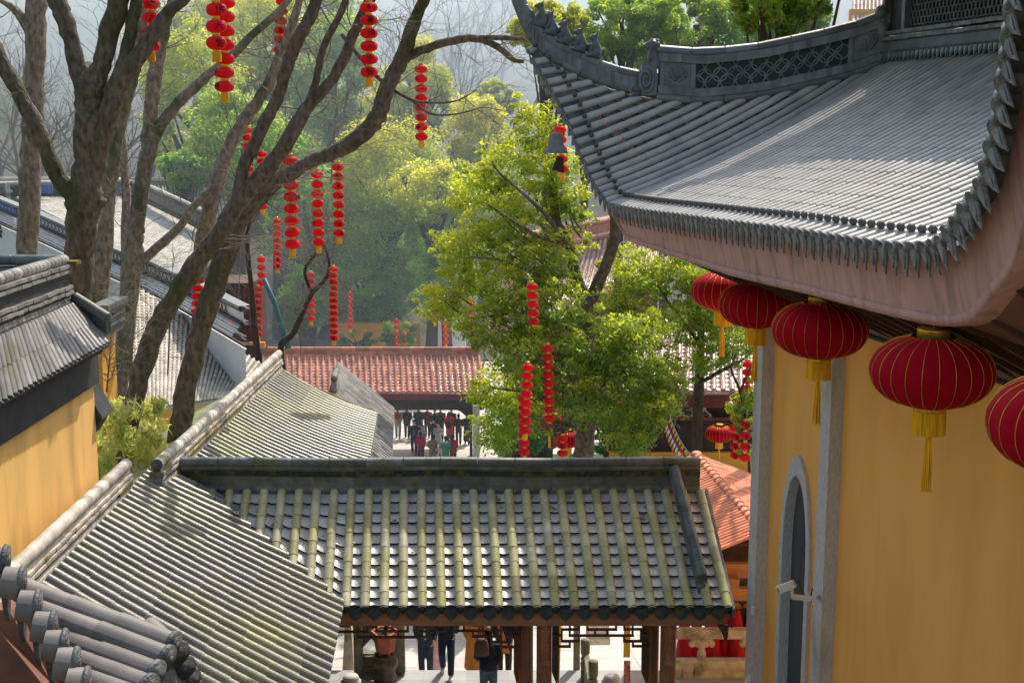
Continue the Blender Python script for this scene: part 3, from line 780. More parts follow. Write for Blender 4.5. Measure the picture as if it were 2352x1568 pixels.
# soffit boards shading the inside
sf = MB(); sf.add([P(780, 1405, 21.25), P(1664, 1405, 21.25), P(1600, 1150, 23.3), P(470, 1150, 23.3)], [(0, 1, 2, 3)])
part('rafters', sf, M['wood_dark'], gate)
for x, yt, hw, Y in ((1206, 1432, .145, 21.65), (1250, 1432, .135, 21.35), (1502, 1432, .10, 21.9), (1536, 1432, .145, 21.35)):
    pm = MB(); c = P(x, yt, Y); pm.lathe([(hw, -4.7), (hw * .97, 0.2)], 16, c, 0, .5)
    for s in (-1, 1): pm.box(c + Vector((.05 * s, -hw, -.75)), .012, .02, .7, None, 0)
    part('post', pm, M['wood'], gate)
for x0_, x1_ in ((1268, 1284), (1180, 1190), (1475, 1492), (1556, 1558)):
    b_ = MB(); a = P(x0_, 1436, 21.35); b = P(x1_, 1436, 21.35); w_ = b.x - a.x
    if w_ > .03:
        b_.prism([a, b, b - Z * .95, b - Z * 1.08 - Vector((w_ * .3, 0, 0)), a - Z * .85], (0, .05, 0)); part('carved_bracket', b_, M['wood_dark'], gate)
for x in (1252, 1538):
    b_ = MB(); c = P(x, 1440, 21.2); b_.box(c - Z * .32, .06, .05, .36); b_.box(c - Z * .62, .075, .06, .05); b_.box(c - Z * .05, .085, .06, .04)
    for k in range(5): b_.ball(c + Vector((0, -.05, -.15 - .1 * k)), .04, .02, .035)
    part('carved_post_cap', b_, M['wood'], gate)


def fret(segs, Y=21.3):
    b_ = MB()
    for x1, y1, x2, y2 in segs:
        a, b = P(x1, y1, Y), P(x2, y2, Y); c = (a + b) / 2
        if abs(x1 - x2) > abs(y1 - y2): b_.box(c, abs(b.x - a.x) / 2 + .018, .022, .018)
        else: b_.box(c, .018, .0215, abs(b.z - a.z) / 2 - .0185)
    part('fretwork_frieze', b_, M['wood_dark'], gate)


# source zoom coords -> survey: x=775+z*.2075  y=1401+z*.2075
zx = lambda a: 775.2 + a * .2075
zy = lambda a: 1401 + a * .2075
fz = [(10, 165, 10, 235), (10, 235, 335, 235), (225, 165, 225, 295), (225, 295, 985, 295), (330, 165, 330, 230), (430, 165, 430, 230), (430, 230, 780, 230), (778, 165, 778, 230), (535, 235, 535, 290),
      (672, 235, 672, 290), (985, 165, 985, 295), (885, 165, 885, 230), (885, 230, 1195, 230), (1192, 165, 1192, 230), (1297, 165, 1297, 225), (1297, 225, 1610, 225), (1400, 165, 1400, 220), (1605, 165, 1605, 225), (1500, 230, 1500, 288),
      (1500, 288, 1810, 288), (1810, 165, 1810, 410), (1706, 165, 1706, 220), (1706, 222, 1920, 222), (1916, 222, 1916, 348), (1706, 348, 1916, 348), (1706, 292, 1706, 348), (1810, 405, 2015, 405), (1920, 278, 2015, 278), (10, 170, 130, 170), (330, 175, 430, 175), (985, 170, 1195, 170), (1500, 162, 1610, 162)]
fret([(zx(a), zy(b), zx(c), zy(d)) for a, b, c, d in fz])
yx = lambda a: 1234.5 + a * .2319
yy = lambda a: 1205.8 + a * .2319
f2 = [(165, 1088, 240, 1088), (240, 1030, 240, 1140), (240, 1030, 325, 1030), (320, 985, 320, 1090), (320, 1090, 945, 1090), (410, 985, 410, 1030), (330, 1030, 410, 1030), (410, 1095, 410, 1145), (240, 1145, 410, 1145), (320, 1150, 320, 1198), (165, 1198, 320, 1198),
      (492, 985, 492, 1030), (492, 1030, 780, 1030), (778, 985, 778, 1030), (570, 1035, 570, 1085), (690, 1035, 690, 1085), (942, 985, 942, 1090), (860, 985, 860, 1025), (860, 1028, 1030, 1028), (1025, 1030, 1025, 1140), (858, 1145, 1025, 1145), (858, 1095, 858, 1145), (945, 1150, 945, 1195), (945, 1195, 1105, 1195), (1030, 1085, 1105, 1085)]
fret([(yx(a), yy(b), yx(c), yy(d)) for a, b, c, d in f2])

# ------------------------------------------------------------------ corridor roof, near wing (left foreground)
GA, GR = Vector((-.073, .997, 0)), Vector((.997, .073, 0))
cor = thing('corridor_wing', P(420, 1500, 18.5) - Z * 4, 'covered corridor with streaky grey tube tiles running down to the right beside the gate', 'corridor')
RA0, RA1 = P(84, 1342, 16.2), P(290, 1132, 21.0)
QA1 = P(782, 1388, 21.0); QA0 = P(746, 1568, 18.15)
dA = (RA0 - RA1) / 18
vt, vbt = P(434, 1136, 23.0), P(790, 1394, 21.0)
AL = []
eave_dir = (QA0 - QA1).normalized()
for j in range(-8, 34):
    s = RA1 + dA * j
    # run along GR to the eave line
    k = 0
    for _ in range(8):
        pt = s + GR * k; u = (pt - QA1).dot(eave_dir); ln = QA1 + eave_dir * u; k += (ln - pt).dot(GR)
    e = s + GR * k; u = (e - QA1).dot(eave_dir); e.z = (QA1 + eave_dir * u).z
    # clip at the valley shared with the gate
    v1 = 1.0
    nv = Vector(((vbt - vt).y, -(vbt - vt).x, 0)).normalized(); nv = nv if nv.y > 0 else -nv
    f0, f1 = (s - vt).dot(nv), (e - vt).dot(nv)
    a, b = s, e
    if f1 > 0 and f0 < 0: b = s.lerp(e, f0 / (f0 - f1) * 1.0)
    elif f0 >= 0: continue
    AL.append([b.lerp(a, q / 12) - Z * (.02 * (b - a).length * 4 * (q / 12) * (1 - q / 12)) * .5 for q in range(13)])
tile_roof(cor, AL, .08, .48, M['tile_cor'], M['pan_black'], M['eave_dark'], .3, drop=.12, jm=M['joint'], lift=.03, n=8)
rb = MB()
ra_path = [RA1 + dA * j for j in (-.3, 3, 7, 11, 15, 19, 24, 30)]
LAY = [('roll', .06, .09, 0), ('slab', .05, .40, .06, 2)]
ridge(rb, ra_path, LAY, joint=.3); bricks(rb, ra_path, .20, .245, .11, 0); bricks(rb, ra_path, .28, .325, .10, 0)
ridge(rb, ra_path, [('roll', .37, .07, 0), ('roll', .47, .10, 0)], joint=.3)
mo = [ra_path[0].lerp(ra_path[1], q) for q in (0.02, .4, .9, 1)]
ridge(rb, mo, [('slab', .13, .205, .105, 1)])
part('ridge_stack', rb, [M['ridge_pale'], M['moss'], M['ridge_dark']], cor)
wl = MB(); wl.box((QA0 + QA1) / 2 - GR * .5 - Z * 2.6, .05, 1.5, 2.2, (GR, GA, Z)); part('wall', wl, M['yellow'], cor)

# corridor roof, far wing (behind the gate)
corb = thing('corridor_wing', P(700, 1045, 28) - Z * 3, 'covered corridor behind the gate with a mossy pale ridge and branch shadows on its tiles', 'corridor')
RB0, RB1 = P(372, 1118, 22.2), P(642, 852, 33.6)
QB1 = P(864, 953, 33.9); QB0 = P(846, 1056, 29.2)
dB = (RB1 - RB0) / 44
ed = (QB0 - QB1).normalized()
BLn, BLf = [], []
for j in range(-3, 45):
    s = RB0 + dB * j; k = 0
    for _ in range(8):
        pt = s + GR * k; u = (pt - QB1).dot(ed); ln = QB1 + ed * u; k += (ln - pt).dot(GR)
    e = s + GR * k; e.z = QB1.z
    e2 = s - GR * 2.7; e2.z = s.z - 1.40
    if e.y > 23.4 + (e.x + 6) * -.2:
        BLn.append([e.lerp(s, q / 8) - Z * (.12 * 4 * q / 8 * (1 - q / 8)) for q in range(9)])
    BLf.append([e2.lerp(s, q / 5) for q in range(6)])
tile_roof(corb, BLn, .076, .48, M['tile_cor'], M['pan_black'], M['eave_dark'], .3, drop=.12, jm=M['joint'], lift=.02)
tile_roof(corb, BLf, .074, .48, M['tile_green'], M['pan_black'], None, .3, jm=M['joint'], lift=.01)
rb = MB(); rbp = [RB0 + dB * j for j in (-1.0, 6, 12, 18, 24, 30, 36, 41, 44)]
ridge(rb, rbp, LAY, joint=.3); bricks(rb, rbp, .20, .245, .11, 0); bricks(rb, rbp, .28, .325, .10, 0)
ridge(rb, rbp, [('roll', .37, .07, 0), ('roll', .47, .10, 0)], joint=.3)
ridge(rb, [RB0 + dB * 3, RB0 + dB * 12, RB0 + dB * 25], [('slab', .13, .205, .112, 1)])
ridge(rb, [RB0 + dB * 5, RB0 + dB * 8, RB0 + dB * 16], [('slab', .245, .285, .104, 1)])
e0 = rbp[0]
eave_disc(rb, e0 + Z * .47, GA, GR, .10, 2); rb.box(e0 - GA * .02 + Z * .3, .12, .03, .05, (GR, GA, Z), 2); rb.lathe([(.06, .25), (.11, .2), (.12, .12), (.09, .05), (.06, 0)], 12, e0 - GA * .02, 2)
part('ridge_stack', rb, [M['ridge_pale'], M['moss'], M['ridge_dark']], corb)
wl = MB(); wl.box((QB0 + QB1) / 2 - GR * .35 - Z * 1.9, .05, 3.2, 1.75, (GR, GA, Z)); part('wall', wl, M['wood_dark'], corb)
b_ = MB(); b_.prism([QB1 + GR * .02 + GA * .06, RB1 + GA * .06, RB1 + GA * .06 - Z * .25, QB1 + GA * .06 - Z * .22], GA * .06); part('bargeboard', b_, M['wood'], corb)
# a lower piece of corridor beyond it
corc = thing('corridor_wing', P(880, 1000, 40) - Z * 3, 'small grey roof end peeping out beyond the corridor near the red gate', 'corridor')
c0, c1 = P(772, 905, 38.5), P(775, 888, 44)
CL = []
f0, f1 = P(903, 940, 43.5), P(897, 1050, 36.0)
f1.z = f0.z
for j in range(26):
    q = j / 25; a, b = f0.lerp(f1, q), c1.lerp(c1 + (f1 - f0), q); b.z = f0.z + 1.5
    CL.append([a.lerp(b, z / 5) for z in range(6)])
tile_roof(corc, CL, .075, .5, M['tile_left'], M['pan_black'], None, .4, coarse=True)
rb = MB(); ridge(rb, [P(768, 900, 37.5), P(771, 885, 40), P(774, 876, 44)], [('roll', .05, .1, 0), ('slab', .1, .35, .07, 0), ('roll', .4, .1, 0)]); part('ridge_stack', rb, M['tile_left'], corc)

# ------------------------------------------------------------------ yellow building on the near left
lb = thing('side_building', P(80, 1150, 18.5) - Z * 3, 'yellow plastered building with dark tiled wall coping on the near left', 'building')
L_e0, L_e1 = P(-60, 952, 15.2), P(243, 790, 20.1)
L_r0, L_r1 = P(-70, 800, 15.6), P(168, 698, 20.4)
LL = []
nL = 30
for j in range(nL):
    q = j / (nL - 1); e = L_e0.lerp(L_e1, q); r_ = L_r0.lerp(L_r1, q); r_ = r_ + (e - r_).dot(GA) * GA * .0
    LL.append([e.lerp(r_, z / 6) - Z * (.02 * math.sin(math.pi * z / 6)) for z in range(7)])
tile_roof(lb, LL, .066, .36, M['tile_left'], M['pan_dark'], M['eave_dark'], .25, drop=.2)
rb = MB(); rp = [L_r0.lerp(L_r1, q) for q in (0, .25, .5, .75, 1)]
rp2 = [p - Vector((.1, 0, 0)) for p in rp]
ridge(rb, rp2, [('roll', .05, .085, 0), ('slab', .05, .66, .06, 1)], joint=.2)
for z in (.17, .25, .50, .58): bricks(rb, rp2, z, z + .05, .12, 0, .24)
ridge(rb, rp2, [('roll', .70, .085, 0)], joint=.2)
e = rp2[-1]
ridge(rb, [e + Z * .0 + Vector((0, -.05, 0)), e + Vector((-1.5, -.02, 0)), e + Vector((-4, 0, 0))], [('roll', .70, .085, 2), ('slab', 0, .6, .05, 1), ('roll', .55, .06, 2)], joint=.8)
ridge(rb, [P(171, 690, 20.45), P(215, 712, 20.35), P(248, 738, 20.2)], [('roll', .05, .09, 2), ('slab', -.2, .05, .05, 2)], joint=.5)
rb.box(e + Z * .68 + Vector((.05, .05, -.03)), .16, .12, .03, None, 3)
part('coping_ridge', rb, [M['tile_left'], M['black'], M['ridge_dark'], M['moss']], lb)
XW = -6.62
wl = MB(); wl.box((XW - 2, 14.0, CZ - 8), 2, 6.25, 4.2, None); part('wall', wl, M['yellow2'], lb)
b_ = MB(); b_.box((XW - 1.9, 14.0, CZ - 3.80), 1.97, 6.33, .34, None); part('eave_band', b_, M['band'], lb)
b_ = MB()
b_.prism([P(184, 897, 20.3), P(196, 902, 20.3), P(232, 965, 20.3), P(224, 972, 20.3), P(208, 1002, 20.3), P(185, 975, 20.3)], (0, .5, 0))
b_.prism([P(184, 893, 20.25), P(200, 898, 20.25), P(236, 962, 20.25), P(228, 966, 20.25)], (0, .6, 0)); b_.prism([P(190, 925, 20.25), P(214, 955, 20.25), P(210, 962, 20.25), P(190, 940, 20.25)], (0, .6, 0))
part('cornice_bracket', b_, M['black'], lb)

# ------------------------------------------------------------------ foreground eave corner, bottom left
fg = thing('foreground_eave', P(150, 1560, 8) - Z * .5, 'close-up corner of a tiled eave with thick grey tube tiles at the bottom left', 'roof')
tb, ev = MB(), MB()
YF = 8.2
tl = [((51, 1354), (392, 1478)), ((89, 1403), (378, 1510)), ((124, 1462), (353, 1545)), ((154, 1508), (337, 1577)), ((178, 1552), (330, 1612))]
for k, (a, b) in enumerate(tl):
    A, B = P(*a, YF - .13 * k), P(*b, YF - .30 - .13 * k)
    tile_run(tb, [A, A.lerp(B, .5), B], Vector((.1, -.6, .35)), .082, .44, 20, full=True, jit=.01)
    eave_disc(ev, B, (A - B).normalized(), Vector((0, -1, .1)), .088)
for k, (x, y) in enumerate(((405, 1497), (419, 1530), (431, 1556), (440, 1585))):
    B = P(x, y, YF + .2 + .1 * k); A = B + Vector((-.25, .25, .06)); tile_run(tb, [A, B], Vector((.1, -.6, .35)), .082, .6, 20, full=True); eave_disc(ev, B, (A - B).normalized(), Vector((0, -1, .1)), .088)
en = Vector((.94, .15, -.1)).normalized()
ends = [P(x, y, YF - .1 * k - .12) for k, (x, y) in enumerate(((-28, 1236), (7, 1290), (44, 1340), (80, 1394), (115, 1442), (141, 1484), (168, 1526), (192, 1572)))]
for k, c in enumerate(ends):
    tile_run(tb, [c, c - en * .10 + Z * .01], Vector((.1, -.6, .35)), .10, .4, 20, full=True)
    s_ = en.cross(Z).normalized(); u_ = s_.cross(en)
    ev.lathe([(.102, 0), (.106, .012), (.10, .03)], 18, c, 0, R.random(), (s_, u_ * 1.12, en)); ev.lathe([(.075, .03), (.07, .036)], 14, c, 0, R.random(), (s_, u_ * 1.12, en)); ev.lathe([(.04, .036), (.034, .044)], 10, c, 0, R.random(), (s_, u_ * 1.12, en))
    if k < len(ends) - 1:
        m = c.lerp(ends[k + 1], .45) - en * .05
        ev.prism([m + s_ * (x * .09) - Z * (y * .33) for x, y in ((-.8, 0), (-.85, .35), (-.5, .72), (0, 1), (.5, .72), (.85, .35), (.8, 0))], en * .03)
part('cover_tiles', tb, M['tile_fore'], fg); part('eave_tiles', ev, M['eave_dark'], fg)
b_ = MB(); b_.prism([P(-40, 1400, 8.4), P(20, 1400, 8.4), P(120, 1570, 8.2), P(170, 1660, 8.0), P(-40, 1660, 8.0)], (.12, .25, 0)); b_.prism([P(60, 1380, 8.5), P(380, 1500, 8.35), P(420, 1660, 8.2), P(120, 1660, 8.2)], (0, .3, -.05), 1)
part('eave_board', b_, [M['wood_fore'], M['mortar']], fg)
#@@PART3
# ------------------------------------------------------------------ ground
def sstep(a, b, x):
    t = min(1, max(0, (x - a) / (b - a))); return t * t * (3 - 2 * t)


def ground_z(x, y):
    """height of the terrain sheet"""
    if y < 26.4: z = 4.68
    elif y < 46: z = 2.36
    else: z = -0.04
    if x < -7.4 - max(0, y - 44) * .5:
        z = max(z, 8.0 if y < 34 else 5.0)
    if x < -7.4 and y < 36 and y >= 34: z = 6.5
    z += 55 * sstep(88, 250, y) + max(0, (y - 95) * .12)
    z += sstep(12, 60, x) * 10 * sstep(70, 130, y) + sstep(20, 90, -x) * 14 * sstep(70, 140, y)
    return z


def ground():
    xs = [-220 + 20 * k for k in range(6)] + [-110 + 1.6 * k for k in range(140)] + [118 + 20 * k for k in range(6)]
    ys = [-40 + 8 * k for k in range(6)] + [4 + .8 * k for k in range(110)] + [93 + 3 * k for k in range(55)] + [270 + 30 * k for k in range(8)]
    nx, ny = len(xs), len(ys)
    vs = [(x, y, ground_z(x, y) + (0.25 * math.sin(x * .3) * math.cos(y * .23) if y > 95 else 0)) for y in ys for x in xs]
    fs = [(j * nx + i, j * nx + i + 1, (j + 1) * nx + i + 1, (j + 1) * nx + i) for j in range(ny - 1) for i in range(nx - 1)]
    b = MB(); b.add(vs, fs); return single('ground', b, M['earth'], (0, 0, 0), None, None, kind='structure')


ground()


def paving(name, x0, x1, y0, y1, z, cell=0.9, mat='paving'):
    b = MB()
    nx, ny = max(1, round((x1 - x0) / cell)), max(1, round((y1 - y0) / (cell * .6)))
    for j in range(ny):
        for i in range(nx):
            xa, xb = x0 + (x1 - x0) * i / nx, x0 + (x1 - x0) * (i + 1) / nx
            ya, yb = y0 + (y1 - y0) * j / ny, y0 + (y1 - y0) * (j + 1) / ny
            g = .006
            b.add([(xa + g, ya + g, z + .004), (xb - g, ya + g, z + .004), (xb - g, yb - g, z + .004), (xa + g, yb - g, z + .004)], [(0, 1, 2, 3)], 0, R.random(), False)
    b.add([(x0, y0, z), (x1, y0, z), (x1, y1, z), (x0, y1, z), (x0, y1, z - 1.6), (x1, y1, z - 1.6)], [(0, 1, 2, 3), (3, 2, 5, 4)], 0, .2, False)
    return single(name, b, M[mat], (0, 0, 0), None, None, kind='structure')


ZP = CZ - 11.75
paving('upper_pavement', -4.6, 9, 14, 26.6, ZP, mat='paving_shade')
paving('lower_pavement', -7, 12, 26.7, 46, 2.42)
b = MB()
for k in range(14):
    zt = ZP - .16 * (k + 1); b.box((1.5, 26.62 + .3 * k + .15, (zt + 2.2) / 2), 5.5, .1495, (zt - 2.2) / 2, None, 0, R.random())
single('stone_stairs', b, M['paving'], (0, 0, 0), None, None, kind='structure')
paving('courtyard', -16, 7.5, 46, 88, 0.02, 1.2)
b = MB(); b.box((4.5, 56, 0.0), 5.2, 7, .05); single('lawn', b, M['lawn'], (0, 0, 0), None, None, kind='stuff')

# ------------------------------------------------------------------ red glazed gate building
rg = thing('red_gate', Vector((-1.5, 63, 0)), 'gateway with a red glazed tile roof and dark red beam across the courtyard', 'gate')
FL = [[P(506 + 14.0 * k + (-.35 + .0085 * k) * 0 , 899, 62.0).lerp(P(508 + 13.75 * k, 818, 63.9), v) for v in [q / 9 for q in range(10)]] for k in range(44)]
tile_roof(rg, FL, .088, .36, M['red_tile'], M['red_pan'], M['red_tile'], .2, drop=.15)
b = MB(); fp = [P(500 + 50 * k, 819, 64.1) for k in range(13)]
ridge(b, fp, [('roll', .04, .13, 0), ('slab', .05, .3, .08, 0), ('roll', .3, .06, 0), ('roll', .4, .11, 0)], joint=.7)
part('ridge_stack', b, M['red_tile'], rg)
b = MB(); b.add([fp[0] + Z * .1, fp[-1] + Z * .1, fp[-1] + Vector((0, 2.2, -1.5)), fp[0] + Vector((0, 2.2, -1.5))], [(0, 1, 2, 3)]); part('rear_slope', b, M['red_pan'], rg)
b = MB(); a, c = P(828, 911, 62.3), P(1120, 911, 62.3); b.box((a + c) / 2, (c - a).length / 2, .1, .14); part('eave_beam', b, M['maroon'], rg)
b = MB(); a, c = P(560, 928, 62.8), P(1110, 928, 62.8); b.box((a + c) / 2, (c - a).length / 2, .15, .26)
b.prism([P(1035, 935, 62.6), P(1088, 935, 62.6), P(1088, 962, 62.6), P(1070, 955, 62.6), P(1058, 945, 62.6)], (0, .1, 0)); part('lintel', b, M['shade'], rg)
b = MB(); a, c = P(1094, 930, 62.5), P(1094, 1068, 62.5); b.box((a + c) / 2, .165, .165, (a.z - c.z) / 2); part('post', b, M['granite'], rg)
b = MB(); a, c = P(1082, 935, 62.7), P(1082, 1068, 62.7); b.box((a + c) / 2, .07, .1, (a.z - c.z) / 2); part('post', b, M['shade'], rg)
b = MB(); a, c = P(850, 930, 62.9), P(850, 1068, 62.9); b.box((a + c) / 2 - Vector((1.6, 0, 0)), 1.5, .1, (a.z - c.z) / 2); part('wall', b, M['shade'], rg)

# ------------------------------------------------------------------ red hall at right behind the trees
rh = thing('red_hall', Vector((6, 48, 0)), 'dark red hall with pinkish glazed tiles and a carved white panel behind the small trees', 'temple hall')
HLn = [[P(1430 + 21 * k, 896, 46).lerp(P(1448 + 19.0 * k, 760, 49.5), v / 8) for v in range(9)] for k in range(18)]
tile_roof(rh, HLn, .1, .4, M['pink_tile'], M['pink_tile'], M['pink_tile'], .25, drop=.15)
b = MB(); a, c = P(1380, 920, 46.3), P(1800, 920, 46.3); b.box((a + c) / 2, (c - a).length / 2, .12, .23); part('eave_beam', b, M['maroon'], rh)
b = MB(); a, c = P(1400, 940, 47.2), P(1800, 1030, 47.2); b.box((a + c) / 2, (c.x - a.x) / 2, .1, (a.z - c.z) / 2 + .1); part('wall', b, M['shade'], rh)  # dark plane stands in for the shaded recess behind the beam
b = MB(); a, c = P(1400, 1034, 47.0), P(1800, 1034, 47.0); b.box((a + c) / 2 - Z * 1.4, (c.x - a.x) / 2, .1, 1.35); part('lower_wall', b, M['orange'], rh)
b = MB(); b.box(P(1600, 961, 46.9), 3, .08, .05); part('lintel', b, M['maroon'], rh)
for cx in (1590, 1462):
    b = MB(); pl = [(-45, 22), (-44, 14), (-34, 6), (-27, -18), (27, -18), (34, 6), (44, 14), (45, 22)]
    b.prism([P(cx + x, 938 + y, 46.9) for x, y in pl], (0, .1, 0))
    for s in (-1, 1):
        for (ox, oy, r0) in ((12, -6, 10), (20, 8, 10), (8, 10, 8), (32, 14, 7)):
            b.tube([P(cx + s * (ox + r0 * (1 - t / 9) * math.cos(t * 1.0)), 938 + oy + r0 * .8 * (1 - t / 9) * math.sin(t * 1.0), 46.86) for t in range(8)], .03, 5, 1)
    part('carved_panel', b, [M['granite_warm'], M['black']], rh)
b = MB(); a, c = P(1435, 930, 46.2), P(1435, 1060, 46.2); b.box((a + c) / 2, .12, .12, (a.z - c.z) / 2); part('post', b, M['maroon'], rh)

# hall further back, seen through the camphor tree
bh = thing('back_hall', Vector((7, 62, 0)), 'large hall roof with pinkish grey tiles half hidden behind the camphor tree trunk', 'temple hall')
BH = [[P(1125 + 12 * k, 775 - 4.6 * k, 55 + .28 * k).lerp(P(1190 + 10.5 * k, 585 - 2.2 * k, 60 + .25 * k), v / 8) - Z * (.35 * 4 * v / 8 * (1 - v / 8)) for v in range(9)] for k in range(36)]
tile_roof(bh, BH, .09, .5, M['pink_tile'], M['pink_tile'], M['red_tile'], .4, coarse=True)
b = MB(); ridge(b, [l[-1] for l in BH[::5]], [('roll', .1, .2, 0), ('slab', .2, .7, .12, 0), ('roll', .8, .2, 0)], joint=.8); ridge(b, BH[0], [('roll', .1, .16, 0), ('slab', .1, .4, .1, 0)]); part('ridge_stack', b, M['red_tile'], bh)
b = MB(); b.add([BH[0][0] + Vector((.6, 1.2, -.3)), BH[-1][0] + Vector((-.6, 1.2, -.3)), BH[-1][0] + Vector((-.6, 1.2, -6.5)), BH[0][0] + Vector((.6, 1.2, -6.5))], [(0, 1, 2, 3)]); part('wall', b, M['maroon'], bh)
# pink roof at the very top right
tr = thing('far_hall', Vector((26, 78, 10)), 'pink tiled roof corner at the top edge above the hall ridge', 'temple hall')
TLn = [[P(1960 + 9 * k, 62, 70).lerp(P(1965 + 8.6 * k, -110, 76), v / 6) for v in range(7)] for k in range(24)]
tile_roof(tr, TLn, .1, .5, M['pink_tile'], M['pink_tile'], None, .4, coarse=True)
b = MB(); b.box(P(2060, 120, 71), 2.6, .2, 2.2); part('wall', b, M['orange'], tr)
# ochre buildings behind the red gate
for (x0, x1, y0, y1, Y, mt, nm, lab) in ((770, 968, 748, 830, 84, 'orange', 'ochre_wall', 'ochre wall showing under the trees above the red gate'),
                                         (966, 992, 735, 830, 83.5, 'granite_warm', 'gate_pier', 'pale stone pier beside the ochre wall above the red gate'),
                                         (992, 1070, 745, 830, 86, 'white_wall', 'white_wall', 'bluish white wall right of the pale pier above the red gate')):
    b = MB(); a, c = P(x0, y0, Y), P(x1, y1, Y); b.box((a + c) / 2, (c.x - a.x) / 2, .3, (a.z - c.z) / 2); b.box((a + c) / 2 + Z * ((a.z - c.z) / 2 + .1), (c.x - a.x) / 2 + .1, .4, .1)
    single(nm, b, M[mt], ((a.x + c.x) / 2, Y, c.z), lab, 'wall')
sr = thing('small_roof', P(850, 700, 90), 'glittering pale tiled roof glimpsed between camphor crowns', 'roof')
SRn = [[P(806 + 7 * k, 700, 89).lerp(P(812 + 6.8 * k, 640, 92), v / 4) for v in range(5)] for k in range(15)]
tile_roof(sr, SRn, .07, .5, M['grey_tile'], M['grey_tile'], None, .4, coarse=True)
b = MB(); b.box(P(860, 745, 90), 1.4, .3, 1.2); part('wall', b, M['orange'], sr)
tl_ = thing('timber_building', P(550, 800, 56) - Z * 1, 'dark timber building with lattice windows behind the leaning trees', 'building')
b = MB(); a, c = P(505, 640, 56), P(600, 815, 56); b.box((a + c) / 2, (c.x - a.x) / 2, 1.5, (a.z - c.z) / 2)
part('wall', b, M['wood_dark'], tl_)
b = MB()
for k in range(9): x = 508 + 11 * k; b.box((P(x, 660, 54.4) + P(x, 800, 54.4)) / 2, .03, .03, 1.3)
for y in (700, 740, 760, 788): b.box(P(552, y, 54.4), .85, .03, .04)
part('lattice', b, M['maroon'], tl_)
b = MB(); b.box(P(560, 792, 54.2), .9, .1, .12); part('sill', b, M['orange'], tl_)

# ------------------------------------------------------------------ white wall with raked coping, left
ww = thing('white_gable_wall', P(300, 800, 46) - Z * 2, 'white gable wall with a raked grey coping, lattice and blue painted panels', 'wall')
wp = [(-30, 441), (9, 457), (42, 470), (94, 490), (145, 512), (209, 545), (286, 576), (360, 602), (406, 624), (450, 646), (505, 674), (560, 702)]
WP = [P(x, y, 60 - 22 * (x + 30) / 590) for x, y in wp]
wd = (WP[-1] - WP[0]); ws = Vector((wd.y, -wd.x, 0)).normalized(); ws = ws if ws.y < 0 else -ws


def band(mb, z0, z1, off, mat, pts=WP, th=.06):
    for a, b_ in zip(pts, pts[1:]):
        o = ws * off
        mb.add([a + o - Z * z0, b_ + o - Z * z0, b_ + o - Z * z1, a + o - Z * z1, a + o - Z * z0 - ws * th, b_ + o - Z * z0 - ws * th, a + o - Z * z1 - ws * th, b_ + o - Z * z1 - ws * th],
               [(0, 1, 2, 3), (0, 4, 5, 1), (3, 2, 7, 6)], mat, R.random(), False)


b = MB(); band(b, 1.3, 9, 0, 0); part('wall', b, M['white_wall'], ww)
b = MB(); band(b, 0, .10, .16, 0, th=.36); band(b, .10, .17, .12, 1, th=.1); band(b, .48, .58, .14, 1, th=.3); band(b, .92, 1.03, .12, 1, th=.2); band(b, 1.18, 1.25, .02, 1); part('coping', b, [M['eave_hall'], M['black']], ww)
b = MB(); fine = spaced(WP, n=70);
for a, c in zip(fine, fine[1:]):
    L0, L1 = a + ws * .10 - Z * .58, c + ws * .10 - Z * .58; O0, O1 = a + ws * .42 - Z * .92, c + ws * .42 - Z * .92
    for q in range(5):
        f, g = q / 5, (q + 1) / 5
        b.add([L0.lerp(O0, f) + Z * .03, L1.lerp(O1, f) + Z * .03, L1.lerp(O1, g) + Z * .06, L0.lerp(O0, g) + Z * .06], [(0, 1, 2, 3)], 0, R.random(), False)
part('coping_tiles', b, M['tile_hall'], ww)
b = MB(); band(b, .17, .48, .02, 1)
for i in range(10, 66):
    p = fine[i] + ws * .06 - Z * .325
    for e in (-1, 1):
        d = (fine[i + 1] - fine[i]).normalized()
        b.tube([p - d * (.17) - Z * (.15 * e), p + Z * (.05 * e), p + d * (.17) + Z * (.15 * e)], .018, 4, 0, .5, False)
part('lattice', b, [M['ridge_dark'], M['white_wall']], ww)
for i0, i1 in ((4, 9), (29, 33), (52, 57)):
    b = MB(); pts_ = [p for p in fine[i0:i1 + 1]]; band(b, .20, .46, .075, 0, pts_, .02)
    for k in range(4): p = pts_[1].lerp(pts_[-2], k / 3); b.tube([p + ws * .085 - Z * .4, p + ws * .09 - Z * .3, p + ws * .085 - Z * .26 + Vector((.05, 0, 0))], [.015, .03, .01], 5, 1)
    part('painted_panel', b, [M['blue'], M['white_wall']], ww)
b = MB(); fc = P(8, 526, 58) + ws * .0
fc = fine[3] - Z * 1.55 + ws * .02
for k in range(8): a = k * math.pi / 4; d = (fine[4] - fine[3]).normalized(); b.tube([fc + d * (.1 * math.cos(a)) + Z * (.1 * math.sin(a)), fc + d * (.26 * math.cos(a)) + Z * (.26 * math.sin(a)), fc + d * (.38 * math.cos(a)) + Z * (.38 * math.sin(a))], [.03, .08, .02], 6)
part('flower_emblem', b, M['black'], ww)
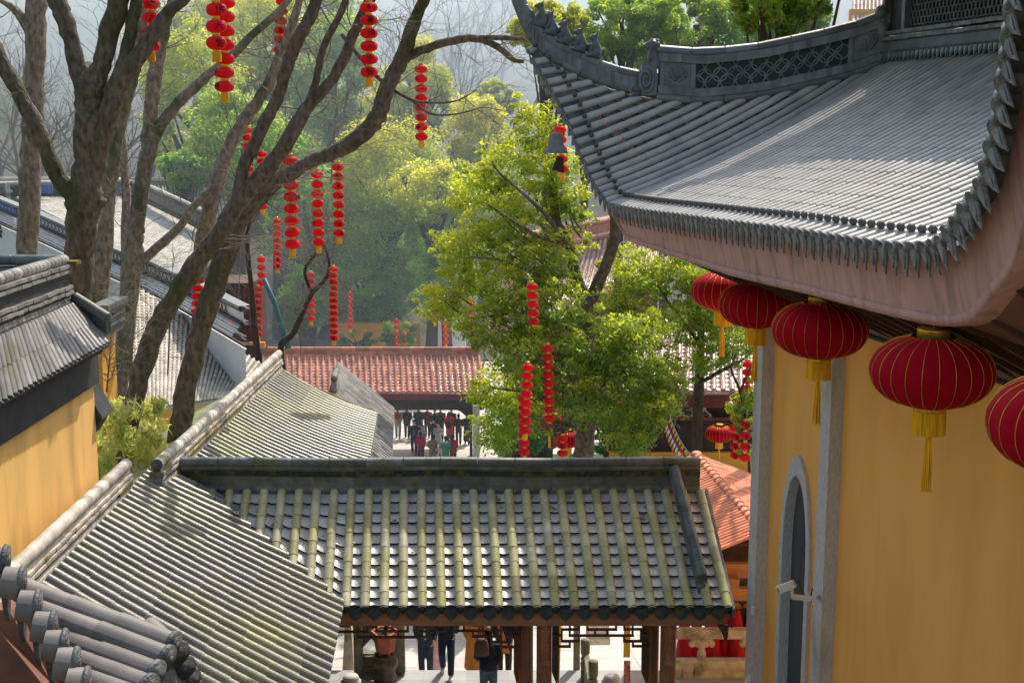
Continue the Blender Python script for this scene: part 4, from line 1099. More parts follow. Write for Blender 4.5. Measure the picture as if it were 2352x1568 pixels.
# roofs behind the white wall
pr = thing('courtyard_roof', P(260, 540, 56), 'sunlit pale tiled roof behind the white gable wall', 'roof')
J0, J1, J2, J3 = P(440, 655, 46), P(520, 560, 53), P(300, 452, 65), P(40, 455, 62)
JL = [[J0.lerp(J1, k / 45).lerp(J3.lerp(J2, k / 45), v / 14) for v in range(15)] for k in range(46)]
tile_roof(pr, JL, .08, .3, M['grey_tile'], M['grey_tile'], None, .3, coarse=True)
b = MB(); ridge(b, [P(0, 458, 62.2), P(80, 456, 62.8), P(180, 453, 63.5), P(292, 448, 65)], [('slab', -.2, .1, .15, 1), ('slab', .1, .6, .1, 2), ('slab', .6, .7, .2, 1), ('roll', .75, .1, 0)], joint=.8)
ridge(b, [P(296, 450, 65), P(345, 464, 61), P(411, 496, 57), P(490, 536, 53.5)], [('slab', -.1, .12, .1, 2), ('slab', .12, .55, .05, 1), ('slab', .55, .7, .15, 2), ('roll', .72, .1, 0)], joint=.8)
part('ridge_stack', b, [M['grey_tile'], M['mortar'], M['black']], pr)
b = MB()
for x in (78, 105, 262): b.box(P(x, 452, 61.9) + Z * .35, .35, .03, .2)
part('painted_panel', b, M['blue'], pr)
fr = thing('rear_roof', P(200, 480, 74), 'long grey tiled roof in the haze beyond the pale courtyard roof', 'roof')
FRn = [[P(-20 + 9 * k, 520, 71).lerp(P(-18 + 8.7 * k, 428, 75), v / 9) for v in range(10)] for k in range(62)]
tile_roof(fr, FRn, .085, .3, M['grey_tile'], M['pan_dark'], None, .3, coarse=True)
b = MB(); ridge(b, [P(-20 + 60 * k, 428, 75.2) for k in range(10)], [('slab', -.2, .3, .1, 1), ('roll', .4, .13, 0), ('roll', .15, .1, 0)], joint=.9); part('ridge_stack', b, [M['grey_tile'], M['mortar']], fr)
b = MB(); c = P(4, 490, 60.5); b.box(c, .35, .3, 1.4); b.box(c + Z * 1.0, .42, .4, .06); b.box(c + Z * .3, .40, .36, .05); single('wall_pier', b, M['ridge_dark'], c - Z * 1.4, 'grey brick pier at the left end of the raked white wall', 'pier')
# lower sunlit roof in front of the white wall
lr = thing('lower_roof', P(450, 880, 40), 'broad pale grey tiled roof at the foot of the white gable wall', 'roof')
K0, K1, K2, K3 = P(300, 945, 34), P(575, 905, 38), P(660, 872, 43), P(285, 640, 43.5)
LRn = [[K0.lerp(K1, k / 34).lerp(K3.lerp(K2, k / 34), v / 24) for v in range(25)] for k in range(35)]
tile_roof(lr, LRn, .05, .26, M['grey_tile'], M['grey_tile'], None, .26, coarse=True, n=5)
b = MB(); b.add([K0 - Z * .1, K1 - Z * .1, K1 - Z * 2.5, K0 - Z * 2.5], [(0, 1, 2, 3)]); part('wall', b, M['yellow'], lr)
# narrow orange wall and its grey cap
a, c = P(214, 765, 29), P(262, 1040, 29)
ow = thing('orange_wall', ((a.x + c.x) / 2, 29, c.z), 'narrow sunlit orange wall with a grey tiled cap between the trunks behind the yellow side building', 'wall')
b = MB(); b.box((a + c) / 2, (c.x - a.x) / 2, .5, (a.z - c.z) / 2); part('wall', b, M['orange'], ow)
b = MB(); a, c = P(240, 704, 29), P(264, 764, 29); b.box((a + c) / 2, (c.x - a.x) / 2, .6, (a.z - c.z) / 2); b.box(P(252, 702, 29) + Z * .05, .2, .75, .06)
for y in (722, 742): b.box(P(252, y, 29), .155, .66, .03)
part('wall_cap', b, M['ridge_dark'], ow)

# ------------------------------------------------------------------ things around the gate
# terracotta tiled pavilion
pv = thing('tiled_pavilion', P(1690, 1400, 27) - Z * 1, 'small pavilion with terracotta roof tiles between the gate and the hall wall', 'pavilion')
h0, h1 = P(1600, 1046, 30.5), P(1752, 1222, 25.6)
hipl = [h0.lerp(h1, k / 38) for k in range(39)]
left_, right_ = [], []
for k, p in enumerate(hipl):
    ln = min(2.2, .25 + k * .07)
    left_.append([p + Vector((-ln, .0, -ln * .42)), p + Vector((-ln / 2, 0, -ln * .21)), p])
    right_.append([p + Vector((2.6, .35, -1.02)), p + Vector((1.3, .17, -.51)), p])
tile_roof(pv, left_, .055, .32, M['orange_tile'], M['orange_tile'], None, .32, coarse=True)
tile_roof(pv, right_, .045, .32, M['orange_tile'], M['orange_tile'], None, .32, coarse=True)
b = MB()
for a, c in zip(hipl[::2], hipl[2::2]):
    d = (a - c).normalized(); b.tube([c - d * .02, c, c + d * .05, a + d * .02], [.115, .12, .09, .088], 12, 0, R.random())
b.lathe([(.12, 0), (.13, .03), (.1, .06), (.06, .08)], 12, h0 + Z * .03, 0, .5)
part('hip_ridge', b, M['orange_tile'], pv)
b = MB(); a, c = P(1640, 1308, 25.8), P(1760, 1308, 25.8); b.box((a + c) / 2, (c - a).length / 2, .08, .15)
a, c = P(1660, 1362, 25.9), P(1760, 1362, 25.9); b.box((a + c) / 2, (c - a).length / 2, .08, .13); b.box(P(1682, 1341, 25.6), .12, .15, .155)
part('beam', b, M['wood_light'], pv)
b = MB(); a, c = P(1640, 1250, 27.5), P(1770, 1250, 27.5); b.box((a + c) / 2 - Z * 1.0, (c - a).length / 2, .1, 1.1); part('interior_shade', b, M['shade'], pv)  # dark box stands in for the shade inside the pavilion
b = MB(); b.tube([P(1722, 1225, 26.2), P(1722, 1250, 26.2)], .03, 6); b.tube([P(1640, 1256, 26), P(1750, 1246, 26)], .025, 6); b.tube([P(1735, 1228, 26.3), P(1718, 1252, 26.2)], .02, 6); part('strut', b, M['wood_dark'], pv)
# stone balustrade with cloud shaped supports
bs = thing('stone_balustrade', P(1640, 1560, 26.3) - Z * .3, 'carved stone balustrade with cloud shaped supports beside the hall wall', 'balustrade')
b = MB(); a, c = P(1550, 1453, 26.3), P(1760, 1453, 26.3); b.box((a + c) / 2, (c - a).length / 2, .10, .095); part('rail', b, M['granite_warm'], bs)
for x in (1612, 1727):
    b = MB(); c = P(x, 1480, 26.3)
    for k in range(7):
        an = math.pi * k / 6; b.ball(c + Vector((.2 * math.cos(an), 0, .02 + .1 * math.sin(an))), .085, .06, .075)
    b.ball(c + Z * .02, .2, .07, .09); b.lathe([(.10, -.42), (.085, -.36), (.075, -.3), (.1, -.24), (.09, -.16), (.06, -.1), (.08, 0)], 14, c)
    part('cloud_support', b, M['granite_warm'], bs)
b = MB(); a, c = P(1550, 1545, 26.3), P(1760, 1545, 26.3); m = (a + c) / 2; b.box(m, (c - a).length / 2, .09, .32)
for x0, x1 in ((1553, 1570), (1598, 1718), (1742, 1760)):
    p0, p1 = P(x0, 1537, 26.18), P(x1, 1570, 26.18)
    for q, hx, hz in ((Vector((0, 0, (p0.z - p1.z) / 2)), (p1.x - p0.x) / 2, .012), (-Vector((0, 0, (p0.z - p1.z) / 2)), (p1.x - p0.x) / 2, .012)): b.box((p0 + p1) / 2 + q, hx, .02, hz)
    for x in (p0.x, p1.x): b.box(Vector((x, p0.y, (p0.z + p1.z) / 2)), .012, .0195, (p0.z - p1.z) / 2 - .013)
part('lower_panel', b, M['granite_warm'], bs)
# red cloth bundles with paper lotus tops
for k, (x, y0, y1, Y, wd_) in enumerate(((1572, 1400, 1520, 27.2, .17), (1600, 1404, 1520, 27.3, .16), (1634, 1398, 1520, 27.2, .2), (1665, 1400, 1520, 27.35, .17), (1692, 1398, 1520, 27.2, .19), (1727, 1398, 1520, 27.3, .2))):
    b = MB(); a, c = P(x, y0, Y), P(x, y1, Y); n = 20; vs = []
    for i in range(6):
        f = i / 5
        for q in range(n):
            an = 2 * math.pi * q / n; r_ = wd_ * (.35 + .75 * f ** .6) * (1 + .1 * math.sin(q * 2.1 + k) * f)
            p = a.lerp(c, f); vs.append(p + Vector((r_ * math.cos(an), r_ * math.sin(an), 0)))
    b.add(vs, [(i * n + q, i * n + (q + 1) % n, (i + 1) * n + (q + 1) % n, (i + 1) * n + q) for i in range(5) for q in range(n)])
    single('red_cloth_bundle', b, M['red_cloth'], c, 'red cloth wrapped prayer bundle behind the stone balustrade', 'bundle', 'red bundles behind the balustrade')
for x, lab in ((1690, 'pinkish paper lotus on a red bundle, near the gate eave'), (1722, 'pinkish paper lotus on a red bundle, against the hall pilaster')):
    b = MB(); c = P(x, 1397, 26.9)
    for ring, (n, l, el) in enumerate(((10, .15, .15), (9, .14, .5), (7, .12, .95), (5, .09, 1.3))):
        for k in range(n):
            a = 2 * math.pi * (k + ring * .5) / n; d = Vector((math.cos(a) * math.cos(el), math.sin(a) * math.cos(el), math.sin(el))); s = Vector((-math.sin(a), math.cos(a), 0))
            u = s.cross(d) * -1
            b.add([c, c + d * l * .6 + s * .03 + u * .01, c + d * l * 1.1 + Z * .03, c + d * l * .6 - s * .03 + u * .01], [(0, 1, 2, 3)], 0, R.random(), False)
    single('paper_lotus', b, pmat('lotus paper', (.62, .38, .25), .7, .2, 6, 0, tinted=(.6, .5, .22)), c - Z * .02, lab, 'lotus')
# white cloth corner by the pilaster foot
b = MB(); b.prism([P(1714, 1568, 21.3), P(1727, 1545, 21.3), P(1733, 1543, 21.3), P(1737, 1550, 21.3), P(1740, 1580, 21.3), P(1712, 1590, 21.3)], (0, .1, 0)); single('white_sack', b, M['white_paint'], P(1726, 1585, 21.3), 'white plastic sack leaning at the foot of the corner pilaster', 'sack')


def lathe_thing(name, prof, x, y, Y, mat, label, cat, n=16, group=None, lobe=0):
    b = MB(); c = P(x, y, Y); b.lathe(prof, n, c, 0, .5, None, lobe); return single(name, b, M[mat], c, label, cat, group)


def lotus_post(x, ytop, Y, hgt, label):
    c = P(x, ytop, Y); t = thing('stone_post', c - Z * hgt, label, 'post', 'lotus headed stone posts')
    b = MB(); b.lathe([(.075, -.36), (.095, -.30), (.10, -.12), (.10, 0), (.06, .012)], 12, c, 0, .5, None, .06); b.lathe([(.085, -.46), (.1, -.43), (.085, -.38)], 14, c); b.lathe([(.09, -.62), (.105, -.52), (.085, -.46)], 12, c, 0, .5, None, .05)
    part('lotus_head', b, M['stone_green'], t)
    b = MB(); b.box(c - Z * (.31 + hgt / 2), .085, .085, (hgt - .62) / 2); part('shaft', b, M['stone_green'], t)


lotus_post(1344.5, 1468, 25.9, 1.3, 'mossy stone post with lotus head near the yellow pole')
lotus_post(1363, 1517, 24.6, 1.3, 'mossy stone post with lotus head, nearer and lower than its neighbour')
b = MB(); a, c = P(1332, 1505, 26.3), P(1370, 1560, 24.2); b.box((a + c) / 2 - Z * .3, .05, (a - c).length / 2, .35); single('stone_railing', b, M['stone_green'], (a + c) / 2 - Z * .6, 'mossy stone railing panel between the two lotus posts', 'railing')
b = MB(); c = P(1325, 1440, 26.8); b.box(c - Z * .9, .07, .07, 1.4); single('stone_pillar', b, M['stone_green'], c - Z * 2.3, 'tall thin mossy pillar left of the lotus posts', 'pillar')
for x, lab in ((806, 'round white capped bollard at the left of the gate floor'), (1405, 'round white capped bollard under the gate, right of the lotus posts')):
    lathe_thing('bollard', [(.17, -.6), (.17, -.16), (.2, -.13), (.2, -.06), (.15, -.03), (.16, 0), (.14, .05), (.06, .07)], x, 1556, 24.0, 'granite', lab, 'bollard', 18)
b = MB(); c = P(1374, 1440, 31.5); b.box(c + Z * .6, .26, .26, .7); b.box(c - Z * .12, .27, .27, .06); b.box(c - Z * .27, .29, .29, .085); single('stone_block', b, M['granite_warm'], c - Z * 1.1, 'square pinkish stone pedestal in sunlight beyond the gate', 'pedestal')
b = MB(); a, c = P(1286, 1430, 25), P(1279, 1600, 25); b.tube([a, c], .036, 8); single('yellow_pole', b, M['yellow_paint'], c, 'yellow painted pole standing beside the middle gate posts', 'pole')
bn = thing('banner', P(1440, 1590, 24.5), 'tall yellow and red printed banner standing left of the right gate posts', 'banner')
b = MB(); b.box((P(1432, 1430, 24.5) + P(1448, 1512, 24.5)) / 2, .065, .012, .34); part('yellow_sheet', b, M['yellow_paint'], bn)
b = MB(); b.box((P(1432, 1512, 24.5) + P(1448, 1590, 24.5)) / 2, .065, .012, .32); part('red_sheet', b, pmat('faded red print', (.4, .12, .12), .8, .5, 12, 0, col2=(.5, .42, .38), mscale=14), bn)
# stone screen, left of the passage
ss = thing('stone_screen', P(872, 1540, 26.5), 'mossy carved stone screen with a cloud opening behind the potted bonsai', 'screen')
for x, w_ in ((823, .09), (917, .12)):
    b = MB(); a, c = P(x, 1420, 26.4), P(x, 1543, 26.4); b.box((a + c) / 2, w_, .1, (a.z - c.z) / 2); part('post', b, M['stone_green'], ss)
b = MB(); a, c = P(832, 1500, 26.5), P(905, 1540, 26.5); b.box((a + c) / 2, (c.x - a.x) / 2, .06, (a.z - c.z) / 2 + .02)
for y in (1507, 1533): b.box(P(870, y, 26.4), .3, .03, .015)
for x in (842, 899): b.box(P(x, 1520, 26.4), .015, .029, .11)
b.prism([P(832, 1420, 26.5), P(905, 1420, 26.5), P(905, 1470, 26.5), P(888, 1462, 26.5), P(870, 1478, 26.5), P(852, 1466, 26.5), P(832, 1488, 26.5)], (0, .08, 0)); part('panel', b, M['stone_green'], ss)
b = MB(); b.prism([P(792, 1437, 27), P(806, 1437, 27), P(818, 1600, 27), P(783, 1600, 27)], (0, .25, 0)); single('stone_slab', b, M['granite_warm'], P(800, 1600, 27), 'pale upright stone slab at the left edge of the passage', 'slab')
# pot with bonsai on an urn
pt = P(886, 1557, 26.05)
t = thing('urn_stand', pt, 'squat brown glazed urn used as a stand under the clay pot', 'urn')
b = MB(); b.lathe([(.2, 0), (.235, .01), (.24, .06), (.2, .14), (.2, .2), (.26, .3), (.27, .4), (.24, .48), (.22, .52), (.24, .55), (.2, .56)], 20, pt); part('body', b, M['bronze'], t)
c = pt + Z * .565
t = thing('clay_pot', c, 'six sided red clay pot with a bonsai on the brown urn', 'plant pot')
b = MB()
b.lathe([(.17, .03), (.2, .06), (.25, .38), (.3, .44), (.3, .5), (.25, .5), (.23, .44)], 6, c, 0, .5, None, 0, False)
for k in range(6): a = math.pi / 3 * k; b.ball(c + Vector((.16 * math.cos(a), .16 * math.sin(a), .02)), .04, .04, .03)
part('body', b, M['terracotta'], t)
b = MB(); b.lathe([(.22, .42), (.2, .47), (.05, .49)], 12, c); part('soil', b, M['earth'], t)
b = MB(); b.tube([c + Z * .47, c + Vector((.04, 0, .6)), c + Vector((-.02, 0, .75)), c + Vector((.08, 0, .95)), c + Vector((.02, 0, 1.15))], [.05, .045, .04, .03, .015], 8); b.ball(c + Vector((.04, 0, .64)), .07, .06, .05)
for k in range(6): a = k * 1.2; b.tube([c + Vector((.04, 0, .8 + .06 * k)), c + Vector((.3 * math.cos(a), .2 * math.sin(a), .9 + .06 * k))], [.02, .006], 5)
part('trunk', b, M['bark_dark'], t)
#@@PART4
# ------------------------------------------------------------------ foliage
def quads(name, vs, tint, mats):
    """vs: (n,4,3) array of leaf quads"""
    n = len(vs); me = bpy.data.meshes.new(name)
    me.vertices.add(n * 4); me.vertices.foreach_set('co', vs.reshape(-1).astype(np.float32))
    me.loops.add(n * 4); me.loops.foreach_set('vertex_index', np.arange(n * 4, dtype=np.int32))
    me.polygons.add(n); me.polygons.foreach_set('loop_start', np.arange(0, n * 4, 4, dtype=np.int32)); me.polygons.foreach_set('loop_total', np.full(n, 4, dtype=np.int32))
    for m in mats if isinstance(mats, list) else [mats]: me.materials.append(m)
    a = me.attributes.new('tint', 'FLOAT', 'FACE'); a.data.foreach_set('value', tint.astype(np.float32))
    me.update(calc_edges=True); me.validate()
    return me


def leaf_cloud(centres, radii, per, size, flat=0.75, droop=0.3, tbase=None, inner=.35):
    """leaves scattered in the shells of many small clumps; returns (n,4,3), tint"""
    C = np.repeat(np.array(centres, dtype=float), per, axis=0); RR = np.repeat(np.array(radii, dtype=float), per)
    n = len(C)
    d = NR.normal(size=(n, 3)); d /= np.linalg.norm(d, axis=1)[:, None]
    rad = RR * (inner + (1 - inner) * NR.random(n) ** .6)
    pos = C + d * rad[:, None] * np.array([1, 1, flat])
    nrm = d * .7 + NR.normal(size=(n, 3)) * .6 + np.array([0, 0, .7]); nrm /= np.linalg.norm(nrm, axis=1)[:, None]
    tg = np.cross(nrm, NR.normal(size=(n, 3))); tg /= np.linalg.norm(tg, axis=1)[:, None]
    tg[:, 2] -= droop; bt = np.cross(nrm, tg); bt /= np.linalg.norm(bt, axis=1)[:, None]
    s = size * (.6 + .8 * NR.random(n)); L, W_ = s[:, None], (s * .42)[:, None]
    vs = np.stack([pos - tg * L * .5, pos + bt * W_ * .5, pos + tg * L * .5, pos - bt * W_ * .5], axis=1)
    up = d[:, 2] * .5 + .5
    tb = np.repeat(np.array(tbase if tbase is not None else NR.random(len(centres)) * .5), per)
    tint = np.clip(tb + .45 * (up - .4) + NR.normal(size=n) * .12, 0, 1)  # upper leaves tinted lighter, painting sunlight onto each clump
    return vs, tint


def clumps(c, rx, ry, rz, n, rmin, rmax, shell=.55):
    out, rr = [], []
    for _ in range(n):
        d = Vector((R.gauss(0, 1), R.gauss(0, 1), R.gauss(0, 1))).normalized(); f = shell + (1 - shell) * R.random() ** .7
        out.append((c.x + d.x * rx * f, c.y + d.y * ry * f, c.z + d.z * rz * f)); rr.append(R.uniform(rmin, rmax))
    return out, rr


def leafy_tree(name, label, x, y, Y, rx, ry, mat, leaf, ncl, per, cat='tree', group=None, sunlit_tint=0.0, dark='leaf_b', trunk_r=.3, crownk=1.0, holes=0):
    """tree whose crown fills the survey ellipse (x, y, rx, ry) at distance Y"""
    c = P(x, y, Y); k = Y / F; a, b_ = rx * k, ry * k
    gz = ground_z(c.x, c.y); base = Vector((c.x + R.uniform(-.2, .2) * a, c.y, gz))
    t = thing(name, base, label, cat, group)
    cl, rr = clumps(c, a * .86, a * .8, b_ * .86, ncl, .16 * min(a, b_) * crownk, .34 * min(a, b_) * crownk)
    tb = [min(1, max(0, sunlit_tint + .35 * ((q[2] - c.z) / b_) + .28 * (-(q[0] - c.x) / a) + R.uniform(-.15, .25))) for q in cl]  # tops and left sides tinted yellower to paint in sunlight
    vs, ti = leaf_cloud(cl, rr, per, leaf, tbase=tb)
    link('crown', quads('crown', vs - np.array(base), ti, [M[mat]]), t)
    tb_ = MB(); top = c + Z * (-.2 * b_)
    tb_.tube([base - Z * .3, base.lerp(top, .35) + Vector((R.uniform(-.3, .3), 0, 0)), top], [trunk_r * 1.3, trunk_r, trunk_r * .7], 9)
    for q in R.sample(cl, min(len(cl), 16)):
        q = Vector(q); m = base.lerp(top, R.uniform(.6, 1)); md = m.lerp(q, .5) - Z * (.06 * (q - m).length) + Vector((R.uniform(-.2, .2), R.uniform(-.2, .2), 0))
        tb_.tube([m, md, q], [trunk_r * .5, trunk_r * .3, trunk_r * .08], 6)
    part('trunk', tb_, M['bark_dark'], t)
    return t


TREES = [  # x, y, Y, rx, ry, mat, leaf, clumps, leaves per clump, sunlit tint, label
    (455, 250, 82, 135, 235, 'leaf_a', .24, 150, 170, .25, 'tall green camphor tree behind the left leaning trunks'),
    (610, 110, 96, 120, 150, 'leaf_a', .28, 110, 170, .45, 'sunlit yellow green camphor tree near the top, behind the short lantern string'),
    (560, 340, 76, 150, 150, 'leaf_b', .24, 110, 170, .15, 'green camphor tree behind the twigs left of centre'),
    (760, 180, 98, 110, 180, 'leaf_b', .28, 110, 170, .22, 'hazy camphor tree behind the two uppermost centre branches'),
    (960, 215, 102, 95, 150, 'leaf_a', .28, 90, 170, .5, 'bright yellow green camphor tree beside the bare hazy slope'),
    (900, 400, 88, 150, 150, 'leaf_a', .26, 130, 170, .42, 'broad sunlit camphor tree under the single lantern string'),
    (1100, 320, 94, 90, 120, 'leaf_y', .28, 90, 170, .5, 'yellowish budding tree left of the hall eave tip'),
    (1140, 225, 108, 60, 45, 'leaf_a', .28, 40, 160, .3, 'pale hazy tree top above the yellowish tree'),
    (905, 545, 88, 165, 140, 'leaf_b', .22, 140, 170, .25, 'big shaded camphor tree above the red gate'),
    (715, 520, 90, 130, 150, 'leaf_c', .22, 100, 160, .1, 'bluish green tree behind the three long lantern strings'),
    (845, 670, 86, 130, 100, 'leaf_c', .2, 100, 160, .05, 'dark shaded camphor tree just above the red gate ridge'),
    (1020, 640, 80, 90, 130, 'leaf_c', .2, 80, 160, .1, 'dark evergreen tree right of the red gate ridge'),
    (690, 690, 82, 70, 90, 'leaf_c', .2, 50, 140, .05, 'low shaded tree above the left part of the red gate'),
    (420, 400, 72, 70, 60, 'leaf_c', .22, 40, 140, .15, 'small green tree beside the hazy grey roof'),
    (1000, 440, 80, 120, 90, 'leaf_a', .24, 80, 160, .4, 'light green camphor tree between the branch and the hall roof'),
]
TREES += [
    (380, 120, 112, 90, 130, 'leaf_a', .28, 80, 170, .3, 'tall camphor tree top seen just left of the overlapping lantern pair'),
    (530, 60, 114, 100, 110, 'leaf_a', .28, 80, 170, .4, 'sunlit camphor tree top directly behind the overlapping lantern pair'),
    (760, 60, 116, 110, 120, 'leaf_b', .28, 80, 170, .3, 'hazy green camphor tree top between the two highest lantern strings'),
    (880, 280, 114, 110, 100, 'leaf_a', .28, 80, 170, .4, 'pale green camphor tree inside the bend of the sweeping limb'),
    (640, 420, 98, 110, 110, 'leaf_b', .26, 80, 170, .25, 'green camphor tree behind the largest lantern string'),
    (640, 250, 104, 120, 130, 'leaf_a', .28, 90, 170, .4, 'sunlit camphor tree behind the fork of the diagonal trunk'),
    (540, 470, 84, 90, 110, 'leaf_b', .24, 70, 170, .15, 'green camphor tree low behind the two leaning trunks'),
    (790, 350, 112, 130, 110, 'leaf_a', .28, 90, 170, .5, 'pale yellow green camphor tree above the three lantern strings'),
    (1030, 540, 92, 110, 110, 'leaf_a', .26, 90, 170, .35, 'green camphor tree directly left of the forked camphor'),
    (760, 640, 96, 120, 110, 'leaf_c', .24, 80, 170, .15, 'shaded bluish tree behind the twelve lantern string'),
]
for x, y, Y, rx, ry, mt, lf, nc, per, tt, lab in TREES:
    leafy_tree('camphor_tree', lab, x, y, Y, rx, ry, mt, lf, nc, per, group='camphor trees on the slope behind the courtyard', sunlit_tint=tt, trunk_r=.35)
# trees behind the hall roof
for x, y, Y, rx, ry, mt, tt, nc, lab in ((1265, 70, 58, 100, 75, 'leaf_a', .3, 40, 'glossy evergreen tree behind the beasts of the roof tip'), (1430, 60, 60, 110, 90, 'leaf_b', .25, 50, 'glossy evergreen tree behind the lion of the hip ridge'),
                                         (1600, 40, 60, 130, 85, 'leaf_b', .3, 60, 'dense evergreen tree above the lattice of the hip ridge'), (1800, 30, 62, 130, 85, 'leaf_b', .28, 60, 'dense evergreen tree beside the pink roof corner'), (1345, 140, 64, 80, 60, 'leaf_b', .2, 30, 'low evergreen crown between the beasts and the lion'), (1520, 100, 66, 110, 75, 'leaf_b', .2, 45, 'shaded evergreen crown right of the lion'), (1710, 70, 68, 110, 75, 'leaf_b', .2, 45, 'shaded evergreen crown over the middle of the lattice')):
    leafy_tree('evergreen_tree', lab, x, y, Y, rx, ry, mt, .17, nc * 2, 170, group='trees behind the hall roof', sunlit_tint=tt, trunk_r=.22, crownk=.85)


def ellipse_tree(t, base, ells, leaf, mat, per, rmin, rmax, dens):
    C, RR, TB = [], [], []
    for (x, y, rx, ry, Y, tt) in ells:
        c = P(x, y, Y); k = Y / F
        n = max(3, int(rx * ry * dens))
        cl, rr = clumps(c, rx * k, rx * k * .9, ry * k, n, rmin, rmax, .3); C += cl; RR += rr
        for _ in range(n // 3):
            d = Vector((R.gauss(0, 1), R.gauss(0, 1), R.gauss(0, 1))).normalized() * R.uniform(.95, 1.35); cl.append((c.x + d.x * rx * k, c.y + d.y * rx * k * .8, c.z + d.z * ry * k)); C.append(cl[-1]); RR.append(R.uniform(.12, .25))
        TB += [min(1, max(0, tt + .3 * (q[2] - c.z) / (ry * k) + R.uniform(-.15, .2))) for q in cl]  # higher clumps tinted yellower, sunlight put into the colour
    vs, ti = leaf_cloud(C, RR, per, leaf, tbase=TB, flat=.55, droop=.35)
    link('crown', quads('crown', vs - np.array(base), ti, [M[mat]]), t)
    return C


# main camphor tree in front of the red hall
base = P(1342, 1045, 43); base.z = 2.2
mt_ = thing('camphor_tree', base, 'forked camphor tree with yellow green leaves, hung with lantern strings, right of the red gate', 'tree')
ELL = [(1235, 300, 60, 80, 44, .45), (1170, 380, 90, 60, 44, .5), (1105, 445, 75, 60, 45, .6), (1285, 415, 60, 70, 43, .4), (1060, 570, 60, 45, 44, .65), (1020, 685, 55, 35, 43, .7), (1110, 560, 80, 60, 43, .55),
       (1190, 500, 80, 70, 43, .45), (1250, 590, 90, 70, 42, .4), (1310, 480, 50, 50, 43, .4), (1150, 660, 90, 60, 42, .5), (1260, 700, 110, 60, 41, .3), (1130, 750, 90, 45, 41, .35), 
       (1220, 800, 130, 55, 40.5, .25), (1360, 800, 90, 70, 41, .2), (1430, 840, 80, 90, 41, .2), (1120, 880, 55, 45, 42, .5), (1160, 930, 70, 35, 42, .45), (1320, 900, 130, 70, 41, .2), (1450, 950, 75, 60, 41.5, .25),
       (1135, 985, 50, 35, 42, .35), (1240, 870, 60, 40, 40.8, .3), (1480, 880, 50, 60, 42, .25), (1430, 745, 60, 30, 41, .3), (1500, 760, 40, 45, 42, .3), (1510, 950, 50, 50, 41, .2), (1440, 1020, 60, 30, 40.8, .2), (1540, 890, 40, 50, 42, .2), (1450, 640, 45, 40, 44, .4), (1060, 640, 50, 50, 43, .5), (1010, 720, 45, 25, 43, .6), (1210, 960, 70, 40, 41.5, .2), (1150, 1015, 50, 25, 42, .25)]
ellipse_tree(mt_, base, ELL, .15, 'leaf_m', 38, .25, .6, .0105)
tb = MB()


def limb(mb, pts, Y, n=9, Ys=None, mat=0):
    """branch through survey points (x, y, width)"""
    Q = [P(x, y, Y if Ys is None else Ys[i]) for i, (x, y, w_) in enumerate(pts)]
    rad = [w_ * (Y if Ys is None else Ys[i]) / F / 2 for i, (x, y, w_) in enumerate(pts)]
    m = max(2, len(pts) * 4); C = crom(Q, m); rr = [p.x for p in crom([Vector((r_, 0, 0)) for r_ in rad], m)]
    out = []
    for p, r_ in zip(C, rr):
        out.append(p + Vector((R.uniform(-1, 1), R.uniform(-1, 1), R.uniform(-1, 1))) * (r_ * .10))
    mb.tube(out, [max(.004, r_ * R.uniform(.93, 1.07)) for r_ in rr], n, mat)
    return list(zip(C, rr))


limb(tb, [(1336, 1130, 60), (1339, 1050, 50), (1349, 944, 43), (1349, 859, 39), (1346, 756, 37), (1339, 681, 34), (1322, 637, 28), (1308, 568, 26), (1281, 517, 24), (1274, 478, 20), (1270, 410, 16), (1275, 350, 10)], 43, 12)
limb(tb, [(1342, 720, 34), (1363, 671, 30), (1390, 613, 28), (1411, 551, 26), (1414, 480, 22), (1420, 400, 16)], 43, 10)
for br in ([(1348, 900, 16), (1300, 985, 14), (1270, 1000, 10), (1245, 960, 6)], [(1346, 800, 16), (1290, 800, 10), (1230, 790, 7), (1205, 775, 4)], [(1340, 690, 14), (1250, 640, 9), (1160, 600, 6), (1080, 590, 4)], [(1310, 570, 12), (1240, 480, 9), (1150, 400, 6), (1130, 370, 4)],
           [(1300, 560, 10), (1230, 540, 7), (1120, 470, 4)], [(1349, 870, 14), (1420, 800, 9), (1450, 760, 5)], [(1349, 900, 12), (1430, 940, 8), (1490, 950, 4)], [(1280, 800, 8), (1215, 835, 7), (1213, 845, 6)], [(1346, 770, 9), (1200, 720, 6), (1080, 730, 4), (1020, 690, 3)], [(1348, 930, 9), (1200, 900, 6), (1120, 890, 3)]):
    limb(tb, br, 41.6, 7)
for _ in range(46):
    ex, ey, erx, ery, eY, _t = R.choice(ELL); x1, y1 = ex + R.uniform(-.7, .7) * erx, ey + R.uniform(-.6, .6) * ery
    x0, y0 = 1345 + (x1 - 1345) * .25, min(980, y1 + 60 + abs(x1 - 1345) * .25); xm, ym = (x0 + x1) / 2 + R.uniform(-15, 15), (y0 + y1) / 2 + R.uniform(-12, 12)
    limb(tb, [(x0, y0, 5), (xm, ym, 3.5), (x1, y1, 1.6)], eY - R.uniform(0, 1.2), 5)
part('trunk', tb, M['bark'], mt_)
